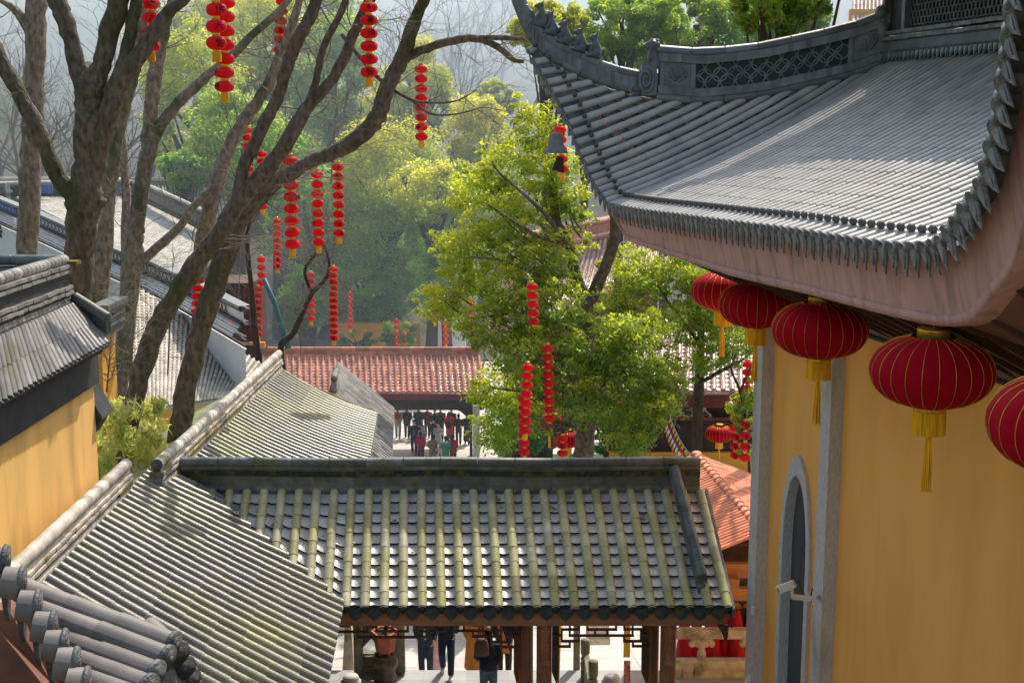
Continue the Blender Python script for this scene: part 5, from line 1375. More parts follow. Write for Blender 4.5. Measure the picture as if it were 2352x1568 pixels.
# leafy tree right, behind the big lanterns
base = P(1600, 1040, 44); base.z = ground_z(base.x, 44)
rt = thing('camphor_tree', base, 'leafy camphor tree behind the big lanterns, right of the forked one', 'tree')
ellipse_tree(rt, base, [(1530, 620, 60, 50, 45, .4), (1600, 650, 75, 60, 44, .3), (1660, 720, 70, 70, 44, .25), (1560, 740, 80, 60, 44, .3), (1520, 850, 60, 45, 44, .25), (1690, 790, 60, 50, 43, .2), (1480, 640, 40, 55, 45, .45), (1620, 820, 70, 45, 44, .2), (1580, 575, 60, 30, 45, .4), (1440, 605, 50, 45, 45, .4), (1415, 690, 40, 45, 44, .35), (1450, 740, 50, 40, 44, .3)], .13, 'leaf_m', 45, .25, .55, .012)
tb = MB(); limb(tb, [(1600, 1100, 26), (1605, 900, 24), (1610, 780, 18), (1600, 650, 10)], 44.5, 9); limb(tb, [(1606, 880, 12), (1660, 850, 9), (1700, 830, 7), (1738, 800, 5)], 44, 7); limb(tb, [(1608, 790, 9), (1540, 700, 6), (1500, 640, 4)], 44, 7); part('trunk', tb, M['bark_dark'], rt)
base = P(1718, 1050, 40); base.z = ground_z(base.x, 40)
rt = thing('small_tree', base, 'slender leafy tree against the hall pilaster with lantern strings beside it', 'tree')
ellipse_tree(rt, base, [(1712, 925, 34, 30, 40, .3), (1705, 970, 36, 30, 40, .25), (1722, 1030, 24, 24, 40, .3), (1730, 890, 20, 25, 40, .3)], .12, 'leaf_m', 60, .15, .32, .012)
tb = MB(); limb(tb, [(1722, 1110, 8), (1716, 1000, 6), (1700, 900, 7), (1680, 850, 6), (1690, 815, 5)], 40, 6); limb(tb, [(1700, 900, 6), (1720, 850, 5), (1738, 835, 4)], 40, 6); part('trunk', tb, M['bark_dark'], rt)
# shaded shrub and trunks between gate and hall
leafy_tree('low_shrub', 'sunlit shrub before the ochre wall, left of the ochre pier', 815, 780, 80, 60, 30, 'leaf_a', .18, 24, 140, cat='shrub', trunk_r=.12)
leafy_tree('low_shrub', 'leafy shrub before the ochre wall next to its pale pier', 915, 770, 80, 55, 38, 'leaf_b', .18, 26, 140, cat='shrub', trunk_r=.12)
leafy_tree('dark_shrub', 'dark shaded shrub on the lawn right of the red gate post', 1190, 985, 56, 90, 75, 'leaf_c', .16, 40, 150, cat='shrub', trunk_r=.2)
leafy_tree('dark_shrub', 'dark shaded shrub between the forked trunk and the red hall', 1395, 975, 52, 60, 80, 'leaf_c', .16, 40, 150, cat='shrub', trunk_r=.15)
leafy_tree('dark_shrub', 'dark shaded shrub behind the long lantern string at the forked tree', 1270, 940, 60, 110, 80, 'leaf_c', .16, 50, 150, cat='shrub', trunk_r=.2)

# ------------------------------------------------------------------ bare trees in the foreground
def twigs(mb, ends, gen=2, mat=1, scale=1.0, up=.4):
    for p, d, r_ in ends:
        L_ = R.uniform(.5, 1.1) * scale
        pts_ = [p]; dd = d.copy()
        for _ in range(4):
            dd = (dd + Vector((R.gauss(0, .22), R.gauss(0, .22), R.gauss(0, .16) + up * .1))).normalized(); pts_.append(pts_[-1] + dd * (L_ / 4))
        mb.tube(pts_, [r_, r_ * .8, r_ * .65, r_ * .5, r_ * .35], 4, mat, .5, False)
        if gen > 0:
            nx = []
            for k in range(R.randint(2, 3)):
                i = R.randint(1, 4); dr = (pts_[i] - pts_[i - 1]).normalized(); a = Vector((R.gauss(0, 1), R.gauss(0, 1), R.gauss(0, .7))); a = (a - dr * a.dot(dr)).normalized()
                nx.append((pts_[i], (dr * .75 + a * .6).normalized(), r_ * .6))
            twigs(mb, nx, gen - 1, mat, scale * .72, up)


def bare_tree(base, label, limbs, Y, mat, ntw=20, tsc=1.0, tr=.011, name='bare_tree', gen=2, span=(.35, 1.0)):
    t = thing(name, base, label, 'tree', 'bare trees by the corridor')
    mb = MB(); sk_ = []
    for l in limbs:
        q = limb(mb, l, Y, 12 if l[0][2] > 30 else 9); sk_ += [(p, r_, q[min(i + 1, len(q) - 1)][0] - q[max(i - 1, 0)][0]) for i, (p, r_) in enumerate(q) if i > len(q) * span[0]]
    ends = []
    for _ in range(int(ntw * 1.7)):
        p, r_, d = R.choice(sk_); d = d.normalized(); a = Vector((R.gauss(0, 1), R.gauss(0, 1), R.gauss(0, 1))); a = (a - d * a.dot(d)).normalized()
        ends.append((p + a * r_ * .8, (a * .8 + d * .5).normalized(), tr * R.uniform(.8, 1.5)))
    twigs(mb, ends, gen, 1, tsc)
    part('trunk', mb, [mat, M['twig']], t)
    return t


def gbase(x, y, Y, z=None):
    p = P(x, y, Y); p.z = ground_z(p.x, p.y) if z is None else z; return p


bare_tree(gbase(178, 800, 25), 'thick mossy forked trunk rising behind the yellow side building', [
    [(178, 860, 64), (180, 690, 62), (183, 600, 67), (187, 530, 73), (193, 470, 76), (198, 400, 66), (203, 330, 62), (204, 250, 62), (205, 205, 64), (206, 172, 46), (206, 150, 24)],
    [(184, 478, 50), (160, 440, 42), (130, 403, 38), (99, 328, 36), (68, 260, 36), (31, 191, 34), (7, 150, 36), (-25, 85, 34)],
    [(202, 230, 48), (178, 154, 42), (161, 85, 38), (144, 34, 42), (128, -5, 44), (112, -60, 40)],
    [(207, 210, 54), (232, 154, 44), (249, 85, 44), (270, 17, 45), (288, -60, 40)],
    [(203, 440, 56), (226, 342, 48), (246, 273, 48), (266, 212, 46), (285, 137, 28), (301, 68, 30), (314, 0, 28), (325, -60, 26)],
    [(246, 262, 44), (268, 200, 46), (307, 143, 40), (342, 96, 37), (369, 51, 32), (395, 20, 28), (424, 0, 22), (450, -40, 14)],
    [(203, 480, 40), (232, 462, 26), (236, 455, 12)]], 25, M['bark'], 8, .7)
bare_tree(gbase(63, 700, 30), 'straight pale trunk behind the long left limb at the picture edge', [
    [(60, 760, 52), (63, 590, 50), (70, 410, 48), (73, 307, 46), (80, 205, 46), (82, 102, 48), (84, 0, 46), (88, -60, 44)], [(80, 90, 30), (55, 48, 24), (31, 20, 18), (5, 3, 12), (-20, -10, 9)]], 30, M['bark_pale'], 8)
bare_tree(gbase(210, 900, 33), 'straight slim trunk right behind the thick mossy one', [
    [(205, 960, 40), (210, 850, 38), (222, 722, 42), (236, 602, 40), (246, 478, 37), (260, 359, 36), (280, 256, 34), (300, 188, 32), (318, 120, 28), (328, 60, 26), (338, -20, 22)]], 33, M['bark_pale'], 10)
bare_tree(gbase(270, 950, 35), 'trunk with a long right hand fork behind the pair of short lantern strings', [
    [(258, 1010, 46), (263, 944, 44), (284, 824, 40), (294, 688, 44), (304, 602, 46), (308, 551, 44), (314, 513, 40), (325, 427, 38), (342, 342, 40), (345, 273, 34), (352, 205, 34), (362, 137, 32), (376, 68, 28), (386, 34, 22), (400, -20, 16)],
    [(345, 330, 32), (362, 300, 28), (383, 268, 26), (420, 226, 24), (472, 178, 22), (530, 130, 20), (581, 79, 18), (632, 34, 16), (680, -20, 12)],
    [(306, 610, 30), (331, 594, 24), (376, 556, 22), (417, 515, 19), (440, 480, 18), (478, 444, 16), (495, 425, 12)]], 35, M['bark_pale'], 26, 1.2)
bare_tree(gbase(287, 560, 40), 'thin straight trunk between the white wall and the forked trunk', [[(286, 700, 20), (287, 533, 19), (289, 444, 20), (284, 359, 18), (278, 290, 15), (270, 200, 10)]], 40, M['bark_pale'], 10)
bare_tree(gbase(460, 600, 36), 'slim leaning trunk behind the long diagonal one', [
    [(452, 640, 36), (471, 533, 36), (492, 444, 36), (512, 369, 32), (540, 312, 30), (566, 268, 30), (588, 239, 28), (625, 178, 24), (650, 110, 22), (673, 51, 20), (692, -20, 16)]], 36, M['bark_pale'], 22, 1.2)
bare_tree(gbase(288, 1080, 27), 'long dark diagonal trunk leaning right from the bamboo to the top', [
    [(284, 1120, 42), (290, 1029, 42), (308, 927, 45), (328, 841, 47), (359, 756, 47), (393, 694, 45), (431, 636, 45), (471, 578, 43), (512, 527, 41), (533, 485, 42), (588, 420, 40), (642, 352, 37), (677, 294, 34), (711, 239, 30), (752, 198, 26), (786, 143, 24), (809, 85, 24), (833, 34, 24), (866, -30, 20)],
    [(708, 245, 22), (726, 185, 17), (733, 150, 17), (745, 102, 16), (776, 44, 16), (802, -20, 12)],
    [(545, 470, 34), (560, 386, 30), (588, 325, 30), (612, 273, 28), (639, 222, 28), (659, 154, 30), (683, 96, 30), (711, 41, 28), (728, 0, 26), (748, -60, 20)]], 27, M['bark'], 34, 1.0)
TREE6 = bare_tree(gbase(420, 985, 29), 'thick leaning trunk whose upper limb sweeps right to the hall eave', [
    [(412, 1020, 60), (417, 978, 56), (424, 910, 52), (444, 824, 48), (461, 756, 49), (482, 688, 50), (506, 619, 50), (536, 534, 50), (553, 495, 48), (588, 461, 44), (625, 424, 37), (666, 400, 33), (717, 369, 31), (769, 350, 34), (790, 338, 38), (819, 318, 40), (850, 290, 40), (874, 256, 40), (884, 212, 38), (905, 171, 36), (925, 130, 34), (942, 79, 32), (959, 34, 28), (977, -5, 24), (1000, -60, 20)],
    [(915, 150, 26), (942, 128, 22), (980, 112, 20), (1031, 96, 19), (1082, 88, 18), (1117, 96, 16), (1151, 114, 15), (1178, 137, 12), (1204, 142, 8)],
    [(1090, 90, 10), (1106, 86, 10), (1151, 87, 12), (1205, 90, 9)],
    [(785, 79, 10), (822, 125, 10), (860, 171, 9), (901, 205, 8), (946, 230, 7), (987, 236, 6), (1048, 232, 4), (1096, 206, 2)],
    [(946, 230, 6), (990, 262, 5), (1050, 262, 4), (1108, 246, 2)], [(620, 430, 18), (600, 400, 8)]], 29, M['bark'], 46, 1.1, .009)
bare_tree(gbase(649, 846, 48, 0), 'small dark crooked tree above the corridor ridge, hung with lanterns', [
    [(652, 880, 18), (649, 845, 16), (646, 790, 15), (670, 770, 14), (694, 722, 12), (717, 674, 11), (748, 640, 9), (756, 600, 7), (735, 540, 5)], [(717, 674, 9), (700, 620, 8), (728, 578, 7), (724, 540, 5)], [(594, 830, 18), (584, 739, 15), (577, 653, 12), (567, 551, 11), (580, 480, 7)], [(590, 800, 12), (540, 790, 14), (520, 770, 12), (505, 745, 8)]], 48, M['bark_dark'], 60, 1.6, .012)
b = MB(); b.tube([P(606, 640, 50), P(632, 700, 50), P(640, 730, 50), P(662, 800, 50)], [.09, .1, .1, .12], 8); single('teal_pipe', b, M['teal'], P(662, 800, 50), 'leaning teal pipe among the twigs above the red roof', 'pipe')
# fine bare saplings in front of the pale roof
for k, (x, y0, y1, Y) in enumerate(((300, 900, 620, 26), (385, 860, 600, 31), (245, 900, 760, 24), (545, 760, 480, 50), (760, 420, 250, 36), (690, 820, 560, 50))):
    a, c = P(x, y0, Y), P(x + 12, y1, Y); c2 = a.lerp(c, .5)
    t = thing('sapling', a, ['thin bare sapling left of the diagonal trunk', 'thin bare sapling between the two leaning trunks', 'thin bare sapling beside the yellow side building', 'bare twiggy sapling behind the leaning trunks', 'bare twiggy sapling above the sweeping limb', 'bare twiggy sapling above the red roof'][k], 'sapling')
    mb = MB(); mb.tube([a, c2, c], [.02, .016, .008], 5); ends = []
    for _ in range(16):
        p = a.lerp(c, R.uniform(.1, 1)); ends.append((p, Vector((R.gauss(0, 1), R.gauss(0, .5), R.uniform(.1, 1))).normalized(), .009))
    twigs(mb, ends, 2, 0, 1.0 * Y / 30); part('stems', mb, M['twig'], t)

# hazy bare woods on the hillside
def wild_tree(x, ybase, Y, H_, label):
    base = gbase(x, ybase, Y)
    mb = MB(); r0 = H_ * .016
    def grow(p, d, L_, r_, g):
        pts_ = [p]; dd = d.copy()
        for _ in range(3):
            dd = (dd + Vector((R.gauss(0, .12), R.gauss(0, .12), R.gauss(0, .08)))).normalized(); pts_.append(pts_[-1] + dd * L_ / 3)
        mb.tube(pts_, [r_, r_ * .87, r_ * .75, r_ * .62], 5 if g > 2 else 3, 0, .5, False)
        if g > 0:
            for k in range(R.randint(2, 4) if g > 1 else R.randint(3, 5)):
                i = 3 if k == 0 else R.randint(1, 3); a = Vector((R.gauss(0, 1), R.gauss(0, 1), R.gauss(0, .5))); a = (a - dd * a.dot(dd)).normalized()
                grow(pts_[i], (dd * .8 + a * (.3 if k == 0 else .65) + Vector((0, 0, .12))).normalized(), L_ * R.uniform(.6, .8), r_ * (.62 if k == 0 else .45), g - 1)
    grow(base, Vector((R.uniform(-.08, .08), 0, 1)), H_ * .34, r0, 5)
    return single('winter_tree', mb, M['haze_twig'], base, label, 'tree', 'bare winter trees on the hazy hillside')


WL = 'bare grey winter tree standing in the haze at upper left'
WC = 'bare grey winter tree on the hazy slope above the camphor trees'
for k in range(15): wild_tree(-20 + 26 * k + R.uniform(-8, 8), 380, R.uniform(86, 128), R.uniform(13, 20), WL)
for k in range(16): wild_tree(840 + 26 * k + R.uniform(-8, 8), 200, R.uniform(118, 165), R.uniform(13, 20), WC)
for k in range(12): wild_tree(300 + 50 * k + R.uniform(-8, 8), 100, R.uniform(140, 170), R.uniform(13, 20), WC)

# bamboo clump
base = gbase(285, 1040, 30)
bt = thing('bamboo_clump', base, 'bright yellow green bamboo clump beside the left building corner', 'bamboo')
C_, Rr = [], []
for _ in range(210):
    x, y = R.uniform(200, 372), R.uniform(925, 1100)
    if y < 1090 - 1.0 * (x - 200) - 60 and x < 230: continue
    if x > 300 and y > 1130 - .9 * (x - 300): continue
    C_.append(tuple(P(x, y, R.uniform(25.5, 30)))); Rr.append(R.uniform(.12, .28))
vs, ti = leaf_cloud(C_, Rr, 26, .22, tbase=[R.uniform(0, .9) for _ in C_], droop=.6)
vs[:, 1] = vs[:, 1] * .45 + (vs[:, 0] + vs[:, 2]) * .275; vs[:, 3] = vs[:, 3] * .45 + (vs[:, 0] + vs[:, 2]) * .275
link('leaves', quads('leaves', vs - np.array(base), ti, [M['bamboo']]), bt)
mb = MB()
for q in C_[::4]: q = Vector(q); mb.tube([Vector((q.x + R.uniform(-.2, .2), q.y, base.z)), q], [.012, .006], 4)
part('stems', mb, M['bamboo'], bt)
# tall evergreen behind the far end of the hall: its shade lies over the right part of the gate roof
leafy_tree('evergreen_tree', 'tall evergreen tree standing close behind the hall lattice ridge', 1835, -330, 33, 185, 360, 'leaf_b', .16, 210, 150, group='trees behind the hall roof', sunlit_tint=.25, trunk_r=.16)
leafy_tree('evergreen_tree', 'leafy evergreen just behind the right end of the lattice ridge, below the tall one', 1790, 5, 31, 130, 85, 'leaf_b', .13, 60, 170, group='trees behind the hall roof', sunlit_tint=.25, trunk_r=.12)
# ------------------------------------------------------------------ strings of small lanterns
GLY = {
    '一': [[(1, 5), (9, 5)]], '三': [[(2, 8), (8, 8)], [(2.6, 5), (7.4, 5)], [(1, 1.5), (9, 1.5)]],
    '土': [[(2, 6), (8, 6)], [(5, 9), (5, 1)], [(1, 1), (9, 1)]], '工': [[(2, 8), (8, 8)], [(5, 8), (5, 2)], [(1, 2), (9, 2)]],
    '心': [[(2, 5), (1.5, 3)], [(3, 6), (4, 2.5), (7, 2.2), (7.5, 4)], [(5, 7), (5.6, 5.5)], [(8, 6), (9, 4.5)]],
    '大': [[(1, 6.5), (9, 6.5)], [(5, 9.5), (4.6, 6), (1, 1)], [(5, 6.5), (9, 1)]],
    '九': [[(1.5, 7), (7, 7), (6.8, 2), (9, 1.5), (9, 3)], [(4.5, 9.5), (4.2, 5), (1.5, 1)]],
    '刀': [[(2, 8), (8, 8), (7.5, 2), (6, 1.5)], [(4.5, 8), (4, 4), (1.5, 1)]],
    '刃': [[(2, 8), (8, 8), (7.5, 2), (6, 1.5)], [(4.5, 8), (4, 4), (1.5, 1)], [(2.2, 5.6), (3.2, 4.2)]],
    '上': [[(5, 9), (5, 1)], [(5, 5.5), (8, 5.5)], [(1, 1), (9, 1)]],
    '无': [[(2, 8.5), (8, 8.5)], [(1, 5.8), (9, 5.8)], [(5, 8.5), (4.5, 5), (1.5, 1)], [(5.5, 5.8), (5.5, 2), (8.8, 1.6), (9, 3)]],
    '利': [[(4.5, 9.3), (2, 8.5)], [(1, 6.8), (5.5, 6.8)], [(3.2, 8.8), (3.2, 1)], [(3.2, 6), (1, 3.5)], [(3.5, 5.5), (5, 4)], [(6.8, 8), (6.8, 3)], [(9, 9.3), (9, 1.2), (7.8, 1.8)]],
    '平': [[(2, 8.5), (8, 8.5)], [(3, 7.5), (3.6, 6)], [(7, 7.5), (6.4, 6)], [(1, 5), (9, 5)], [(5, 8.5), (5, .8)]],
    '念': [[(5, 9.8), (1.5, 6.8)], [(5, 9.6), (8.8, 6.8)], [(4.5, 7.5), (5.5, 6.8)], [(3.5, 6.2), (6.8, 6.2), (5, 4.8)], [(2.2, 3.5), (1.6, 2)], [(3.4, 4), (4, 1.4), (6.5, 1.2), (7, 2.5)], [(5, 4), (5.4, 2.8)], [(7.8, 3.8), (8.8, 2.4)]],
    '佛': [[(3, 9.5), (1, 6)], [(2.2, 7.5), (2.2, 1)], [(4, 8), (8.5, 8), (8.5, 6.4), (4.2, 6.4), (4, 4.6), (8.8, 4.6), (8.4, 2.6)], [(5.6, 9.5), (5.4, 4), (4, 1)], [(7.2, 9.5), (7.2, 1)]],
    '作': [[(3, 9.5), (1, 6)], [(2.2, 7.5), (2.2, 1)], [(5.5, 9.5), (4, 6.8)], [(5, 8), (9.3, 8)], [(6.2, 8), (6.2, 1)], [(6.2, 5.8), (9, 5.8)], [(6.2, 3.6), (9, 3.6)]],
    '顺': [[(1.5, 9), (1, 1)], [(2.8, 8.5), (2.8, 2)], [(4.2, 9), (4.2, 1)], [(5.2, 9), (9.5, 9)], [(7.2, 9), (6.8, 7.4)], [(5.8, 3), (5.8, 7.4), (9, 7.4), (9, 3)], [(7.4, 6.2), (7.2, 3.4), (5.2, 1)], [(7.8, 2.8), (9.4, 1)]],
    '喜': [[(2, 9), (8, 9)], [(5, 10), (5, 7.6)], [(2.6, 7.6), (7.4, 7.6)], [(3, 6.6), (7, 6.6), (7, 5.2), (3, 5.2), (3, 6.6)], [(1, 4), (9, 4)], [(3, 2.8), (7.2, 2.8), (7, .8), (3, .8), (3, 2.8)]],
    '欢': [[(1, 8), (4.5, 8), (3.5, 4.5), (1, 1.5)], [(1.5, 6.5), (4.6, 2)], [(6.5, 9.5), (5.4, 6.8)], [(6, 7.8), (9.3, 7.8), (8.6, 6.2)], [(7.3, 6.5), (7, 4), (4.8, 1)], [(7.3, 4), (9.5, 1)]],
    '皆': [[(2, 9.5), (2, 6.2), (4, 6.8)], [(2, 8), (4, 8)], [(6, 9.5), (6, 6.2), (8.8, 6.6)], [(8.4, 8.6), (6, 7.6)], [(5, 5.6), (4, 4.8)], [(3, 4.6), (7, 4.6), (7, .8), (3, .8), (3, 4.6)], [(3, 2.7), (7, 2.7)]],
    '凉': [[(1, 8.5), (2, 7.2)], [(1, 3), (2.4, 5)], [(6, 9.8), (6, 8.6)], [(3, 8.2), (9.2, 8.2)], [(4.4, 7), (8, 7), (8, 5.2), (4.4, 5.2), (4.4, 7)], [(6.2, 5.2), (6.2, 1), (5.4, 1.4)], [(4.6, 3.8), (3.6, 2)], [(7.8, 3.8), (9, 2)]],
    '清': [[(1, 9), (2, 8)], [(.6, 6.4), (1.6, 5.6)], [(1, 1.4), (2.4, 4)], [(3.6, 8.8), (9, 8.8)], [(4, 7.6), (8.6, 7.6)], [(3.4, 6.3), (9.3, 6.3)], [(6.3, 9.8), (6.3, 6.3)], [(4.4, 1), (4.4, 5), (8.2, 5), (8.2, 1)], [(4.4, 3.7), (8.2, 3.7)], [(4.4, 2.5), (8.2, 2.5)]],
    '净': [[(1, 8.5), (2, 7.2)], [(1, 2.6), (2.4, 5)], [(5.4, 9.8), (3.8, 7.4)], [(5, 8.6), (8, 8.6), (7, 7)], [(4, 6.8), (8.4, 6.8), (8.4, 3.6)], [(3, 5.2), (9.6, 5.2)], [(4, 3.6), (8.4, 3.6)], [(6.2, 6.8), (6.2, 1), (5.2, 1.6)]],
    '音': [[(5, 10), (5, 9)], [(2, 8.8), (8, 8.8)], [(3.6, 8.2), (4, 6.8)], [(6.6, 8.2), (6, 6.8)], [(1, 6.4), (9, 6.4)], [(3, 5), (7, 5), (7, 1), (3, 1), (3, 5)], [(3, 3), (7, 3)]],
    '智': [[(3, 9.8), (2, 8.4)], [(2, 8.6), (5, 8.6)], [(1, 7), (5.4, 7)], [(3.4, 8.6), (3.2, 6.6), (1, 5)], [(3.6, 6.4), (5, 5.2)], [(6.2, 8.4), (9, 8.4), (9, 6), (6.2, 6), (6.2, 8.4)], [(3, 4.6), (7.2, 4.6), (7.2, .8), (3, .8), (3, 4.6)], [(3, 2.7), (7.2, 2.7)]],
}
LP = [(.06, -.108)] + [(.175 * max(.34, math.cos(a) ** .62), .108 * math.sin(a)) for a in [(-74 + 148 * k / 10) * math.pi / 180 for k in range(11)]] + [(.06, .108)]


def lan_r(z): return .175 * max(.34, max(0.0, 1 - (z / .108) ** 2) ** .31)


LMESH = {}


def lantern_mesh(ch):
    if ch in LMESH: return LMESH[ch]
    b = MB(); n = 32; vs, fs = [], []
    for r_, z in LP:
        for k in range(n):
            a = 2 * math.pi * k / n; rb = r_ * (1 - .03 * (1 - abs(math.sin(a * 8)) ** .6))
            vs.append((rb * math.cos(a), rb * math.sin(a), z))
    for i in range(len(LP) - 1):
        for k in range(n): fs.append((i * n + k, i * n + (k + 1) % n, (i + 1) * n + (k + 1) % n, (i + 1) * n + k))
    b.add(vs, fs)
    for st in GLY.get(ch, []):
        dense = []
        for (x0, y0), (x1, y1) in zip(st, st[1:]): dense += [(x0 + (x1 - x0) * q / 4, y0 + (y1 - y0) * q / 4) for q in range(5)]
        pp = []
        for x, y in dense:
            a = -math.pi / 2 + (x - 5) / 5 * .62; z = (y - 5) / 5 * .078; r_ = lan_r(z) * 1.012
            pp.append(Vector((r_ * math.cos(a), r_ * math.sin(a), z)))
        pp = [p for i, p in enumerate(pp) if i == 0 or (p - pp[i - 1]).length > 1e-5]
        b.tube(pp, .0075, 4, 1, .5, True)
    LMESH[ch] = b.mesh('lantern', [M['red'], M['ink']]); return LMESH[ch]


b = MB(); b.lathe([(.062, .10), (.066, .105), (.064, .165), (.062, .17)], 16); CAPM = b.mesh('gold_cap', M['gold'])
b = MB(); b.lathe([(.07, -.155), (.072, -.15), (.066, -.105), (.06, -.10)], 16); COLM = b.mesh('gold_cap', M['gold'])
b = MB()
for k in range(26):
    a = 2 * math.pi * k / 26; b.tube([Vector((.066 * math.cos(a), .066 * math.sin(a), -.15)), Vector((.072 * math.cos(a), .072 * math.sin(a), -.30 - R.uniform(0, .02)))], [.009, .007], 4, 0, R.random(), False)
FRM = b.mesh('fringe', M['fringe'])


def lantern_string(x0, y0, x1, y1, n, wpx, text, label, cord=60, tassel=True, rz=None):
    """n lanterns from survey point (x0,y0) to (x1,y1); wpx = their width in survey units gives the distance"""
    Y = 1050.0 / wpx
    A, B = P(x0, y0, Y), P(x1, y1, Y)
    t = thing('lantern_string', A, label, 'lanterns', 'strings of small red lanterns')
    pitch = (A - B).length / max(1, n - 1); k = pitch / .268
    for i in range(n):
        p = A.lerp(B, i / max(1, n - 1))
        l = link('lantern', lantern_mesh(text[i] if i < len(text) else ''), t, p - A); l.scale = (1, 1, min(1.15, k))
        l.rotation_euler = (R.uniform(-.04, .04), R.uniform(-.04, .04), (rz if rz is not None else R.choice((-.5, .3, .5, 2.4, -2))) + R.uniform(-.25, .25))
        link('gold_cap', CAPM, l)
        if i == n - 1:
            link('gold_cap', COLM, l)
            if tassel: link('fringe', FRM, l)
    c = MB(); c.tube([Vector((0, 0, .16)), Vector((0, 0, cord * Y / F))], .006, 5)
    link('cord', c.mesh('cord', M['ink']), t)


S = [
    (347, -24, 347, 105, 5, 41, '清大九上凉', 'five lantern string crossed by the mossy fork at upper left', 30, 1, .5),
    (497, -55, 497, 99, 5, 47, '念大佛大智', 'short thick lantern string, front one of the overlapping pair at the top', 20, 1, .6),
    (518, 7, 516, 199, 7, 43, '   心念大佛', 'long lantern string, rear one of the overlapping pair at the top', 60, 1, -.7),
    (648, 4, 641, 136, 7, 29, '音作工无上清凉', 'seven lantern string beside the upper fork of the diagonal trunk', 40, 1, .35),
    (847, 17, 848, 166, 6, 40, '利喜佛心念智', 'six lantern string at top centre behind crossing twigs', 30, 1, .45),
    (967, 159, 968, 314, 8, 29, '一工三土心念净土', 'eight lantern string hanging clear, right of the sweeping limb', 60, 1, -.55),
    (568, 299, 571, 405, 7, 23, '平大三心', 'small lantern string half hidden by the upper diagonal branches', 30, 0, -.3),
    (602, 354, 603, 474, 8, 23, '念念智佛音利平', 'small lantern string passing behind the fork, marked near its end', 20, 1, -.3),
    (667, 370, 672, 561, 8, 36, ' 佛 利', 'largest eight lantern string under the sweeping limb', 20, 1, 1.0),
    (728, 401, 732, 556, 8, 28, '一 三  音 ', 'middle of the three lantern strings under the sweeping limb', 20, 1, -1.0),
    (776, 384, 779, 535, 8, 28, '音智无皆刀刃清净', 'right one of the three lantern strings under the sweeping limb', 20, 1, .4),
    (636, 508, 637, 611, 8, 20, '大心 平念佛智喜', 'small lantern string left of the largest one', 20, 1, .3),
    (765, 618, 767, 776, 12, 22, '一心念佛工作顺利皆大欢喜', 'twelve lantern string above the red gate roof', 20, 1, .05),
    (593, 664, 593, 767, 8, 20.5, '一心念佛工作顺利', 'eight lantern string before the dark timber building', 20, 1, .05),
    (600, 596, 602, 650, 4, 20, '', 'tiny four lantern string behind the dark crooked tree', 20, 0, None),
    (456, 627, 453, 715, 6, 29, '大平心智佛', 'lantern string between the two leaning trunks before the white wall', 20, 0, .5),
    (528, 706, 526, 768, 5, 22, '心智念音', 'small lantern string right of the thick leaning trunk', 20, 1, .5),
    (714, 631, 715, 731, 8, 19, '平佛念心', 'small lantern string behind the crooked dark branches', 20, 1, .5),
    (804, 676, 805, 750, 7, 14, '', 'dim lantern string left of the glittering roof', 20, 1, None),
    (999, 662, 999, 735, 7, 14, '', 'dim lantern string against the yellow leaves left of the camphor tree', 20, 1, None),
    (1080, 690, 1080, 757, 6, 15, '', 'dim lantern string in shade left of the camphor tree', 20, 0, None),
    (1023, 742, 1024, 785, 4, 15, '', 'short dim lantern string above the right end of the red gate', 20, 1, None),
    (911, 738, 911, 795, 5, 14, '', 'dim lantern string before the ochre wall', 20, 0, None),
    (929, 770, 930, 796, 3, 13, '', 'shortest dim lantern string touching the red gate ridge', 10, 0, None),
    (1212, 843, 1206, 987, 8, 28, '', 'long lantern string hanging from the forked camphor tree over the gate ridge', 20, 1, None),
    (1203, 916, 1204, 1037, 7, 27.6, '', 'lantern string just left of and behind the long one at the camphor tree', 90, 0, None),
    (1258, 800, 1262, 960, 9, 26.8, '', 'lantern string half hidden in the camphor leaves', 30, 0, None),
    (1222, 658, 1226, 738, 5, 26.8, '', 'lantern string peeping from the middle of the camphor crown', 20, 0, None),
    (1286, 298, 1291, 388, 5, 29, '', 'lantern string hanging behind the bronze bell', 20, 1, None),
    (1688, 960, 1689, 1045, 5, 26, '音音音智智', 'left one of the lantern strings beside the hall pilaster', 20, 0, .1),
    (1712, 975, 1711, 1050, 4, 26.5, '智音音', 'right one of the lantern strings beside the hall pilaster', 20, 0, .4),
    (1718, 836, 1716, 892, 4, 26, '', 'lantern string high against the hall pilaster under the pinkish roof', 20, 0, None),
    (1292, 1006, 1292, 1040, 3, 27, '心智', 'lantern string by the foot of the camphor trunk', 200, 0, -.3),
]
for a in S: lantern_string(*a[:7], a[7], a[8], bool(a[9]), a[10])
big_lantern(P(1653, 970, 44.5), 'big red lantern under the eave of the red hall', 1.0)
big_lantern(P(1262, 940, 46), 'big red lantern in the shade left of the camphor trunk', 1.0)
big_lantern(P(1305, 982, 47), 'big red lantern close beside the camphor trunk foot', 1.05)
# bell under the eave tip
bp = P(1277, 298, 22.9); t = thing('wind_bell', bp, 'bronze wind bell hanging from the hall eave tip', 'bell')
b = MB(); b.lathe([(.205, -.40), (.21, -.385), (.17, -.33), (.135, -.25), (.125, -.15), (.11, -.08), (.06, -.045), (.02, -.04)], 20, bp); part('bell_body', b, M['bell'], t)
b = MB(); b.tube([bp - Z * .05, bp + Z * .12], .012, 6); b.tube([bp - Z * .3, bp - Z * .45], .01, 6); part('hanger', b, M['bell'], t)
b = MB(); c = bp + Vector((.03, 0, -.45)); b.prism([c, c + Vector((.1, 0, -.04)), c + Vector((.12, 0, -.3)), c + Vector((0, 0, -.26)), c + Vector((-.1, 0, -.24))], (0, .012, 0)); part('clapper_vane', b, M['shade'], t)
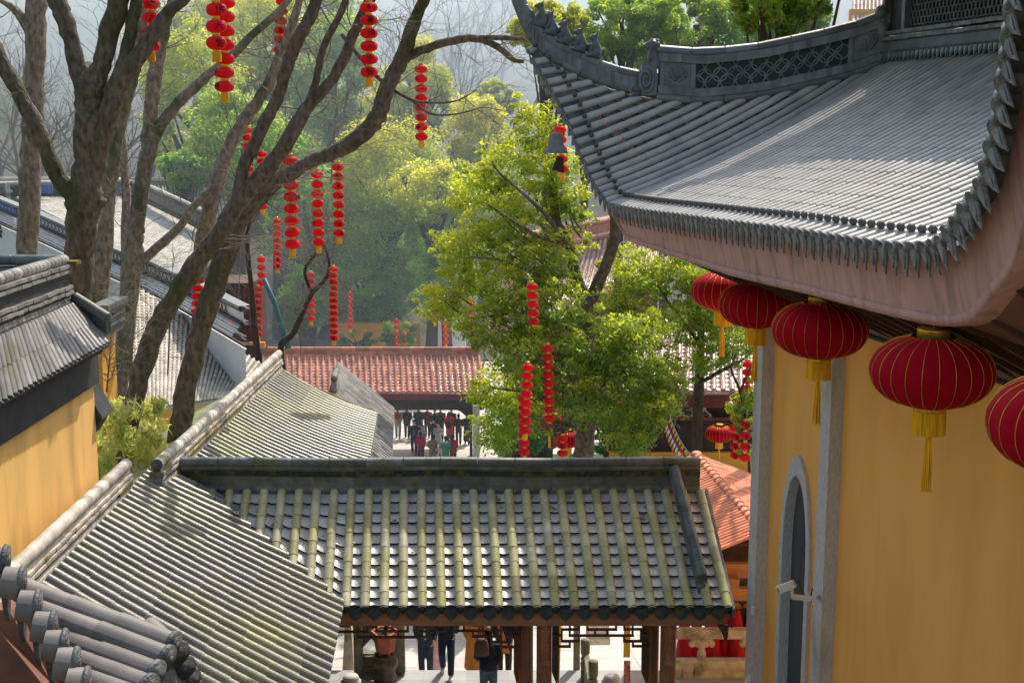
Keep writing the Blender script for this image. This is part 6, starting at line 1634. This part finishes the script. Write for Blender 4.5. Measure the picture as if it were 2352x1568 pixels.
# prayer flags
pf = thing('flag_string', P(1540, 958, 38), 'string of small striped prayer flags drooping toward the gate ridge', 'flags')
pts_ = crom([P(1539, 958, 38), P(1552, 990, 37), P(1568, 1020, 36), P(1592, 1052, 35)], 30); b = MB(); b.tube(pts_, .012, 5); part('cord', b, M['blue'], pf)
FC = [pmat('flag yellow', (.7, .5, .03), .8, .1, 4, 0), pmat('flag red', (.5, .03, .03), .8, .1, 4, 0), pmat('flag white', (.75, .74, .7), .8, .05, 4, 0), pmat('flag orange', (.65, .25, .05), .8, .1, 4, 0)]
for k in range(9):
    a = pts_[1 + 3 * k]; c = pts_[3 + 3 * k]; b = MB(); d = Vector((-.22, .02, -.5)) * .8
    for q in range(4): b.add([a + d * (q / 4), c + d * (q / 4), c + d * ((q + 1) / 4), a + d * ((q + 1) / 4)], [(0, 1, 2, 3)], q, .5, False)
    part('flag', b, FC, pf)

# ------------------------------------------------------------------ people
def hand_geo(mb, wrist, d, side, k=1.0, curl=.5):
    """palm and five fingers; d points from wrist to knuckles, side points to the thumb"""
    d = d.normalized(); s = (side - d * side.dot(d)).normalized(); n = d.cross(s)
    mb.ball(wrist + d * .045 * k, .04 * k, .018 * k, .048 * k, 8, 6, (s, n, d))
    for i, (o, L_) in enumerate(((.03, .07), (.011, .08), (-.01, .075), (-.03, .058))):
        a = wrist + d * .08 * k + s * o * k
        p1 = a + (d * math.cos(curl * .4) + n * math.sin(curl * .4)) * L_ * .45 * k; p2 = p1 + (d * math.cos(curl) + n * math.sin(curl)) * L_ * .3 * k; p3 = p2 + (d * math.cos(curl * 1.7) + n * math.sin(curl * 1.7)) * L_ * .25 * k
        mb.tube([a - d * .01 * k, p1, p2, p3], [.0095 * k, .009 * k, .008 * k, .006 * k], 6)
    a = wrist + d * .03 * k + s * .035 * k; mb.tube([a, a + (d * .6 + s * .7).normalized() * .035 * k, a + (d * .6 + s * .7).normalized() * .035 * k + (d * .9 + s * .3 + n * .3).normalized() * .03 * k], [.012 * k, .011 * k, .008 * k], 6)


def merge(me, mb, mats):
    m2 = mb.mesh('x', mats); bm_ = bmesh.new(); bm_.from_mesh(me); bm_.from_mesh(m2)
    for f in bm_.faces: f.smooth = True
    bm_.to_mesh(me); bm_.free(); bpy.data.meshes.remove(m2)
    for m in mats[len(me.materials):]: me.materials.append(m)
    return me


def person(foot, fwd, h, label, coat, trousers, hair=(.012, .01, .01), hem=.78, stride=.16, skirt=False, longhair=.0, mask=None, hood=None, shoes=(.04, .04, .04), bulk=1.0, armf=(.1, -.1), elbow=.2, inner=None, vox=.019, sleeve=None, bald=False, group='people in the courtyard'):
    f, s, _ = frame(fwd); k = h / 1.72; foot = Vector(foot)
    W_ = lambda a, b_, z: foot + f * (a * k) + s * (b_ * k) + Z * (z * k)
    t = thing('person', foot, label, 'person', group)
    ax = (f * k, s * k, Z * k)
    head = (0.02, 0, 1.61)
    an = {1: (stride, .09, .08), -1: (-stride, .09, .10)}
    kn = {1: (stride * .7 + .04, .095, .49), -1: (-stride * .25 + .06, .095, .49)}
    sh = {e: (0, .185 * e, 1.41) for e in (1, -1)}
    wr, el = {}, {}
    for e, af in ((1, armf[0]), (-1, armf[1])):
        el[e] = (af * .5 - .02, .235 * e, 1.13); wr[e] = (af + elbow * .5, (.24 - elbow * .25) * e, .90 + elbow * .45)
    b = MB()
    b.ball(W_(*head), .098, .076, .118, 14, 10, ax); b.ball(W_(.085, 0, 1.56), .03, .045, .04, 8, 6, ax)
    b.tube([W_(.09, 0, 1.625), W_(.118, 0, 1.585)], [.010 * k, .016 * k], 6)
    for e in (1, -1): b.ball(W_(.01, .078 * e, 1.60), .022, .012, .034, 6, 5, ax)
    b.tube([W_(0, 0, 1.36), W_(.005, 0, 1.48), W_(.015, 0, 1.55)], [.07 * k, .054 * k, .052 * k], 10)
    b.ball(W_(0, 0, 1.27), .105, .155, .19, 12, 8, ax); b.ball(W_(0, 0, 1.07), .095, .125, .17, 12, 8, ax); b.ball(W_(-.01, 0, .93), .105, .155, .14, 12, 8, ax)
    for e in (1, -1):
        a = an[e]
        b.tube([W_(*sh[e]), W_(*el[e]), W_(*wr[e])], [.052 * k, .042 * k, .029 * k], 8)
        b.tube([W_(0, .085 * e, .92), W_(*((kn[e][0]), .095 * e, .49)), W_(a[0] - .01, .09 * e, a[2])], [.085 * k, .058 * k, .04 * k], 9)
        b.tube([W_(a[0] - .04, .09 * e, a[2] - .04), W_(a[0] + .13, .10 * e, a[2] - .05)], [.035 * k, .03 * k], 7)
    body = fuse('body', b, vox, [M['skin'], M['hair']], 1)
    x = MB()
    for e in (1, -1):
        d = W_(*wr[e]) - W_(*el[e]); hand_geo(x, W_(*wr[e]) - d.normalized() * .01, d, f, k)
        x.ball(W_(.112, .032 * e, 1.625), .008, .013, .008, 6, 5, ax, 1)
        x.tube([W_(.11, .018 * e, 1.65), W_(.108, .048 * e, 1.652)], .005 * k, 4, 1)
    x.tube([W_(.112, -.022, 1.545), W_(.118, 0, 1.543), W_(.112, .022, 1.545)], .005 * k, 4, 0)
    merge(body, x, [M['skin'], M['hair']]); body.transform(Matrix.Translation(-foot)); link('body', body, t)
    q = bulk
    if coat:
        b = MB(); b.ball(W_(0, 0, 1.28), .13 * q, .185, .19, 12, 8, ax); b.ball(W_(0, 0, 1.08), .125 * q, .165 * q, .2, 12, 8, ax); b.ball(W_(0, 0, 1.40), .07, .17, .06, 10, 6, ax)
        zz = hem
        nn = max(6, int((1.1 - zz) / .045)); rng = [1.1 - (1.1 - zz) * i / (nn - 1) for i in range(nn)]
        for z in rng: b.ball(W_(-.005, 0, z), (.13 + (.05 if skirt else .015) * (1.1 - z)) * q, (.17 + (.06 if skirt else .02) * (1.1 - z)) * q, .07, 12, 6, ax)
        for e in (1, -1):
            wv = Vector(wr[e]).lerp(Vector(el[e]), .12)
            b.tube([W_(*sh[e]), W_(*el[e]), W_(*wv)], [.068 * k * q, .058 * k * q, .047 * k], 9)
        b.tube([W_(0, 0, 1.40), W_(.005, 0, 1.47)], [.1 * k, .075 * k], 10)
        me = fuse('coat', b, vox, [cloth(coat)], 2)
        me.transform(Matrix.Translation(-foot)); link('coat', me, t)
    if inner:
        b = MB(); b.ball(W_(.06 * q, 0, 1.14), .085, .07, .27, 10, 8, ax); me = fuse('shirt', b, .02, [cloth(inner)], 1); me.transform(Matrix.Translation(-foot)); link('shirt', me, t)
    if trousers:
        b = MB(); b.ball(W_(-.01, 0, .93), .118, .165, .14, 12, 8, ax)
        for e in (1, -1):
            a = an[e]; b.tube([W_(0, .085 * e, .92), W_(kn[e][0], .098 * e, .49), W_(a[0] - .01, .092 * e, a[2] + .02)], [.1 * k, .078 * k, .068 * k], 9)
        me = fuse('trousers', b, vox, [cloth(trousers)], 1); me.transform(Matrix.Translation(-foot)); link('trousers', me, t)
    if not bald:
        b = MB(); b.ball(W_(-.005, 0, 1.645), .108, .089, .105, 12, 8, ax); b.ball(W_(-.045, 0, 1.59), .07, .083, .10, 10, 8, ax)
        if longhair: b.tube([W_(-.07, 0, 1.58), W_(-.105, 0, 1.58 - longhair * .5), W_(-.11, 0, 1.58 - longhair)], [.06 * k, .05 * k, .025 * k], 8)
        me = fuse('hair', b, .018, [cloth(hair)], 1)
        me.transform(Matrix.Translation(-foot)); link('hair', me, t)
    if hood:
        b = MB(); b.ball(W_(-.08, 0, 1.42), .07, .12, .06, 10, 6, ax); part('hood', b, cloth(hood), t)
    if mask:
        b = MB(); b.ball(W_(.07, 0, 1.565), .055, .066, .05, 10, 8, ax); part('face_mask', b, cloth(mask), t)
    for e in (1, -1):
        a = an[e]; b = MB(); b.ball(W_(a[0] + .045, .095 * e, a[2] - .04), .135, .05, .05, 10, 6, ax); b.ball(W_(a[0] - .04, .093 * e, a[2] - .01), .055, .045, .06, 8, 6, ax)
        part('shoe', b, cloth(shoes), t)
    return t


def bag(loc, label, col, sz=(.16, .08, .2), name='handbag', cat='bag'):
    b = MB(); n = 14; vs = []
    for z, kx in ((-1, .8), (-.9, 1), (.2, .95), (.8, .75), (1, .6)):
        for i in range(n): a = 2 * math.pi * i / n; vs.append(Vector(loc) + Vector((sz[0] * kx * math.copysign(abs(math.cos(a)) ** .6, math.cos(a)), sz[1] * kx * math.copysign(abs(math.sin(a)) ** .6, math.sin(a)), sz[2] * z)))
    b.add(vs, [(j * n + i, j * n + (i + 1) % n, (j + 1) * n + (i + 1) % n, (j + 1) * n + i) for j in range(4) for i in range(n)] + [tuple(range(n))[::-1], tuple(4 * n + i for i in range(n))])
    t = thing(name, Vector(loc) - Z * sz[2], label, cat); part('bag_body', b, cloth(col), t)
    b = MB(); p = Vector(loc); b.tube([p + Vector((-.08, 0, sz[2])), p + Vector((-.03, 0, sz[2] + .28)), p + Vector((.03, 0, sz[2] + .28)), p + Vector((.08, 0, sz[2]))], .012, 6); part('strap', b, cloth((.15, .03, .03)), t)


def G(x, yhead, hm, gz):
    """foot position on ground level gz for a person hm tall whose head top is seen at survey (x, yhead)"""
    lo, hi = 10.0, 110.0
    for _ in range(50):
        m = (lo + hi) / 2
        if P(x, yhead, m).z > gz + hm: lo = m
        else: hi = m
    p = P(x, yhead, lo); p.z = gz; return p


T_, A_ = Vector((0, -1, 0)), Vector((0, 1, 0))   # facing the viewer / facing away
gz = 0.03
mx = lambda v: 775.2 + v * .1758
my = lambda v: 775.2 + v * .1758
navy, black_, grey_ = (.03, .04, .07), (.03, .03, .034), (.12, .12, .13)
person(G(mx(998), my(1075), 1.74, gz), T_, 1.74, 'person in an open dark jacket over a green shirt, white mask, walking this way', navy, black_, inner=(.10, .2, .17), mask=(.75, .78, .8), stride=.2)
person(G(mx(1085), my(1225), 1.58, gz), A_, 1.58, 'person in a magenta sweater with a ponytail walking away', (.32, .01, .09), black_, longhair=.25)
person(G(mx(1108), my(1140), 1.6, gz), T_ + Vector((-.4, 0, 0)), 1.6, 'person with long hair in a pale pink coat behind the magenta sweater', (.42, .25, .27), black_, longhair=.3)
person(G(mx(1238), my(1270), 1.56, gz), A_, 1.56, 'person in a taupe sweater seen from behind at the front of the crowd', (.16, .12, .095), (.2, .17, .15), longhair=.12)
person(G(mx(1315), my(1110), 1.62, gz), T_, 1.62, 'person in a white blouse and white mask holding a phone with a black bag', (.62, .62, .62), (.6, .62, .66), mask=(.75, .78, .8), longhair=.2, elbow=.9, hem=.62, skirt=True)
person(G(mx(1258), my(1060), 1.64, gz), T_ + Vector((-.6, 0, 0)), 1.64, 'person with long hair in black with a pale scarf, mask under the chin', black_, black_, longhair=.3, mask=(.75, .75, .76), hood=(.7, .7, .7))
person(G(mx(1412), my(1285), 1.6, gz), A_, 1.6, 'person in a teal green coat with a cream hood seen from behind', (.05, .16, .13), black_, hood=(.45, .38, .28), hem=.6, skirt=True, longhair=.1)
person(G(mx(1510), my(1265), 1.58, gz), A_, 1.58, 'person in a crimson vest with grey sleeves seen from behind', (.28, .015, .04), black_, longhair=.08)
person(G(mx(1460), my(970), 1.66, gz), A_, 1.66, 'person in a long red coat with a black backpack and ponytail', (.55, .015, .03), black_, hem=.55, skirt=True, longhair=.25)
person(G(mx(1270), my(925), 1.72, gz), T_, 1.72, 'grey haired person in a dark coat with a green mask and blue lanyard', (.03, .04, .045), black_, hair=(.22, .22, .22), mask=(.2, .42, .38), bulk=1.1)
person(G(mx(1345), my(905), 1.74, gz), T_, 1.74, 'tall person in a dark coat at the back of the crowd', (.025, .03, .035), navy, bulk=1.1)
person(G(mx(1488), my(915), 1.66, gz), T_, 1.66, 'person in black with a pale blue mask behind the red coat', black_, black_, mask=(.3, .5, .6), longhair=.2)
person(G(mx(1172), my(900), 1.64, gz), T_, 1.64, 'person in a dark red sweater in the middle of the crowd', (.22, .02, .03), black_)
person(G(mx(1060), my(895), 1.7, gz), A_, 1.7, 'person in a bulky black jacket and blue jeans walking away', black_, (.05, .09, .16), bulk=1.35)
person(G(mx(905), my(900), 1.68, gz), A_, 1.68, 'person in a black jacket and black trousers at the left of the crowd', black_, black_, bulk=1.2)
person(G(mx(785), my(900), 1.7, gz), A_, 1.7, 'person in a beige jacket and light blue jeans carrying a red backpack', (.3, .25, .2), (.22, .3, .42))
person(G(mx(1580), my(995), 1.62, gz), A_, 1.62, 'short haired person in a maroon jacket walking away at the right', (.06, .02, .03), black_)
person(G(mx(1690), my(985), 1.64, gz), A_, 1.64, 'person in a long black robe beside the gate post', (.02, .016, .018), black_, hem=.25, skirt=True)


def pack(x, y, Y, col, label):
    b = MB(); c = P(x, y, Y); b.ball(c, .16, .09, .22, 12, 8); b.ball(c + Vector((0, -.07, -.07)), .12, .05, .1); b.tube([c + Vector((-.05, 0, .2)), c + Vector((0, 0, .26)), c + Vector((.05, 0, .2))], .012, 5)
    single('backpack', b, cloth(col), c - Z * .22, label, 'backpack')


for (hx, hy, hm, x, y, col, lab) in ((785, 900, 1.7, 783, 1020, (.3, .02, .03), 'red backpack on the beige jacketed person'), (1460, 970, 1.66, 1445, 1140, (.015, .015, .017), 'black backpack on the person in the long red coat')):
    Y = G(mx(hx), my(hy), hm, gz).y - .22; pack(mx(x), my(y), Y, col, lab)
# people under the gate
def F2(x, y, Y, gz_): p = P(x, y, Y); p.z = gz_; return p


NG = 'people just beyond the gate'
def ST_(Y): return ZP - .16 * (int((Y - 26.62) / .3) + 1)


person(F2(978, 1500, 27.9, ST_(27.9)), T_, 1.74, 'person in a navy jacket and blue jeans behind the gate frieze', (.02, .035, .06), (.018, .035, .065), inner=(.6, .6, .6), stride=.05, bulk=1.1, hem=.9, group=NG)
person(F2(1026, 1500, 26.3, ZP + .01), T_, 1.76, 'person in dark jeans and white trainers stepping up under the gate', (.012, .02, .035), (.014, .03, .055), shoes=(.7, .7, .68), stride=.2, hem=.76, group=NG)
person(F2(1001, 1510, 28.6, ST_(28.6)), T_, 1.25, 'child in a pale pink dress between the two pairs of jeans', (.62, .4, .42), (.5, .32, .33), hem=.3, skirt=True, stride=.05, longhair=.2, group=NG)
person(F2(1092, 1500, 27.9, ST_(27.9)), T_, 1.7, 'monk in a loose orange brown robe behind the handbag', (.42, .17, .03), (.38, .15, .03), hem=.3, skirt=True, stride=.06, bulk=1.25, bald=True, group=NG)
person(F2(1122, 1560, 24.6, ZP + .01), A_, 1.74, 'person in a navy coat and flared jeans walking in with a patterned handbag', (.012, .017, .035), (.05, .09, .13), hem=.92, stride=.1, longhair=.3, bulk=1.1, group=NG)
person(F2(1158, 1500, 27.6, ST_(27.6)), T_, 1.74, 'person in black with an orange sash left of the middle gate posts', (.012, .014, .02), (.02, .016, .014), stride=.08, bulk=1.15, group=NG)
bag(P(1106, 1485, 24.3), 'brown patterned bucket handbag with a dark red strap', (.12, .065, .06), (.15, .09, .17))
b = MB(); a, c = P(1141, 1430, 27.33), P(1163, 1500, 27.27); b.prism([a, a + Vector((.08, 0, 0)), c + Vector((.08, 0, 0)), c + Vector((-.08, 0, 0))], (0, .03, 0)); single('orange_sash', b, cloth((.45, .16, .02)), c, 'orange sash across the person in black', 'sash')

# ------------------------------------------------------------------ haze over the courtyard and hillside
def haze(y0, y1, dens, name):
    hz = MB(); hz.box((0, (y0 + y1) / 2, 36), 230, (y1 - y0) / 2, 40)
    hm = bpy.data.materials.new('glowing valley haze'); hm.use_nodes = True; nt = hm.node_tree
    for n in list(nt.nodes):
        if n.type == 'BSDF_PRINCIPLED': nt.nodes.remove(n)
    vsn = nt.nodes.new('ShaderNodeVolumeScatter'); vsn.inputs['Color'].default_value = (.80, .90, 1.0, 1); vsn.inputs['Density'].default_value = dens; vsn.inputs['Anisotropy'].default_value = .5
    em = nt.nodes.new('ShaderNodeEmission'); em.inputs['Color'].default_value = (.62, .80, 1.0, 1); em.inputs['Strength'].default_value = dens * (.62 if y0 < 100 else .72)  # haze glow added in place of scattered sky light
    ad = nt.nodes.new('ShaderNodeAddShader'); nt.links.new(vsn.outputs[0], ad.inputs[0]); nt.links.new(em.outputs[0], ad.inputs[1])
    nt.links.new(ad.outputs[0], nt.nodes['Material Output'].inputs['Volume'])
    return single(name, hz, hm, (0, (y0 + y1) / 2, 0), None, None, kind='stuff')


haze(48, 121, .0016, 'haze'); haze(121.2, 290, .013, 'haze')
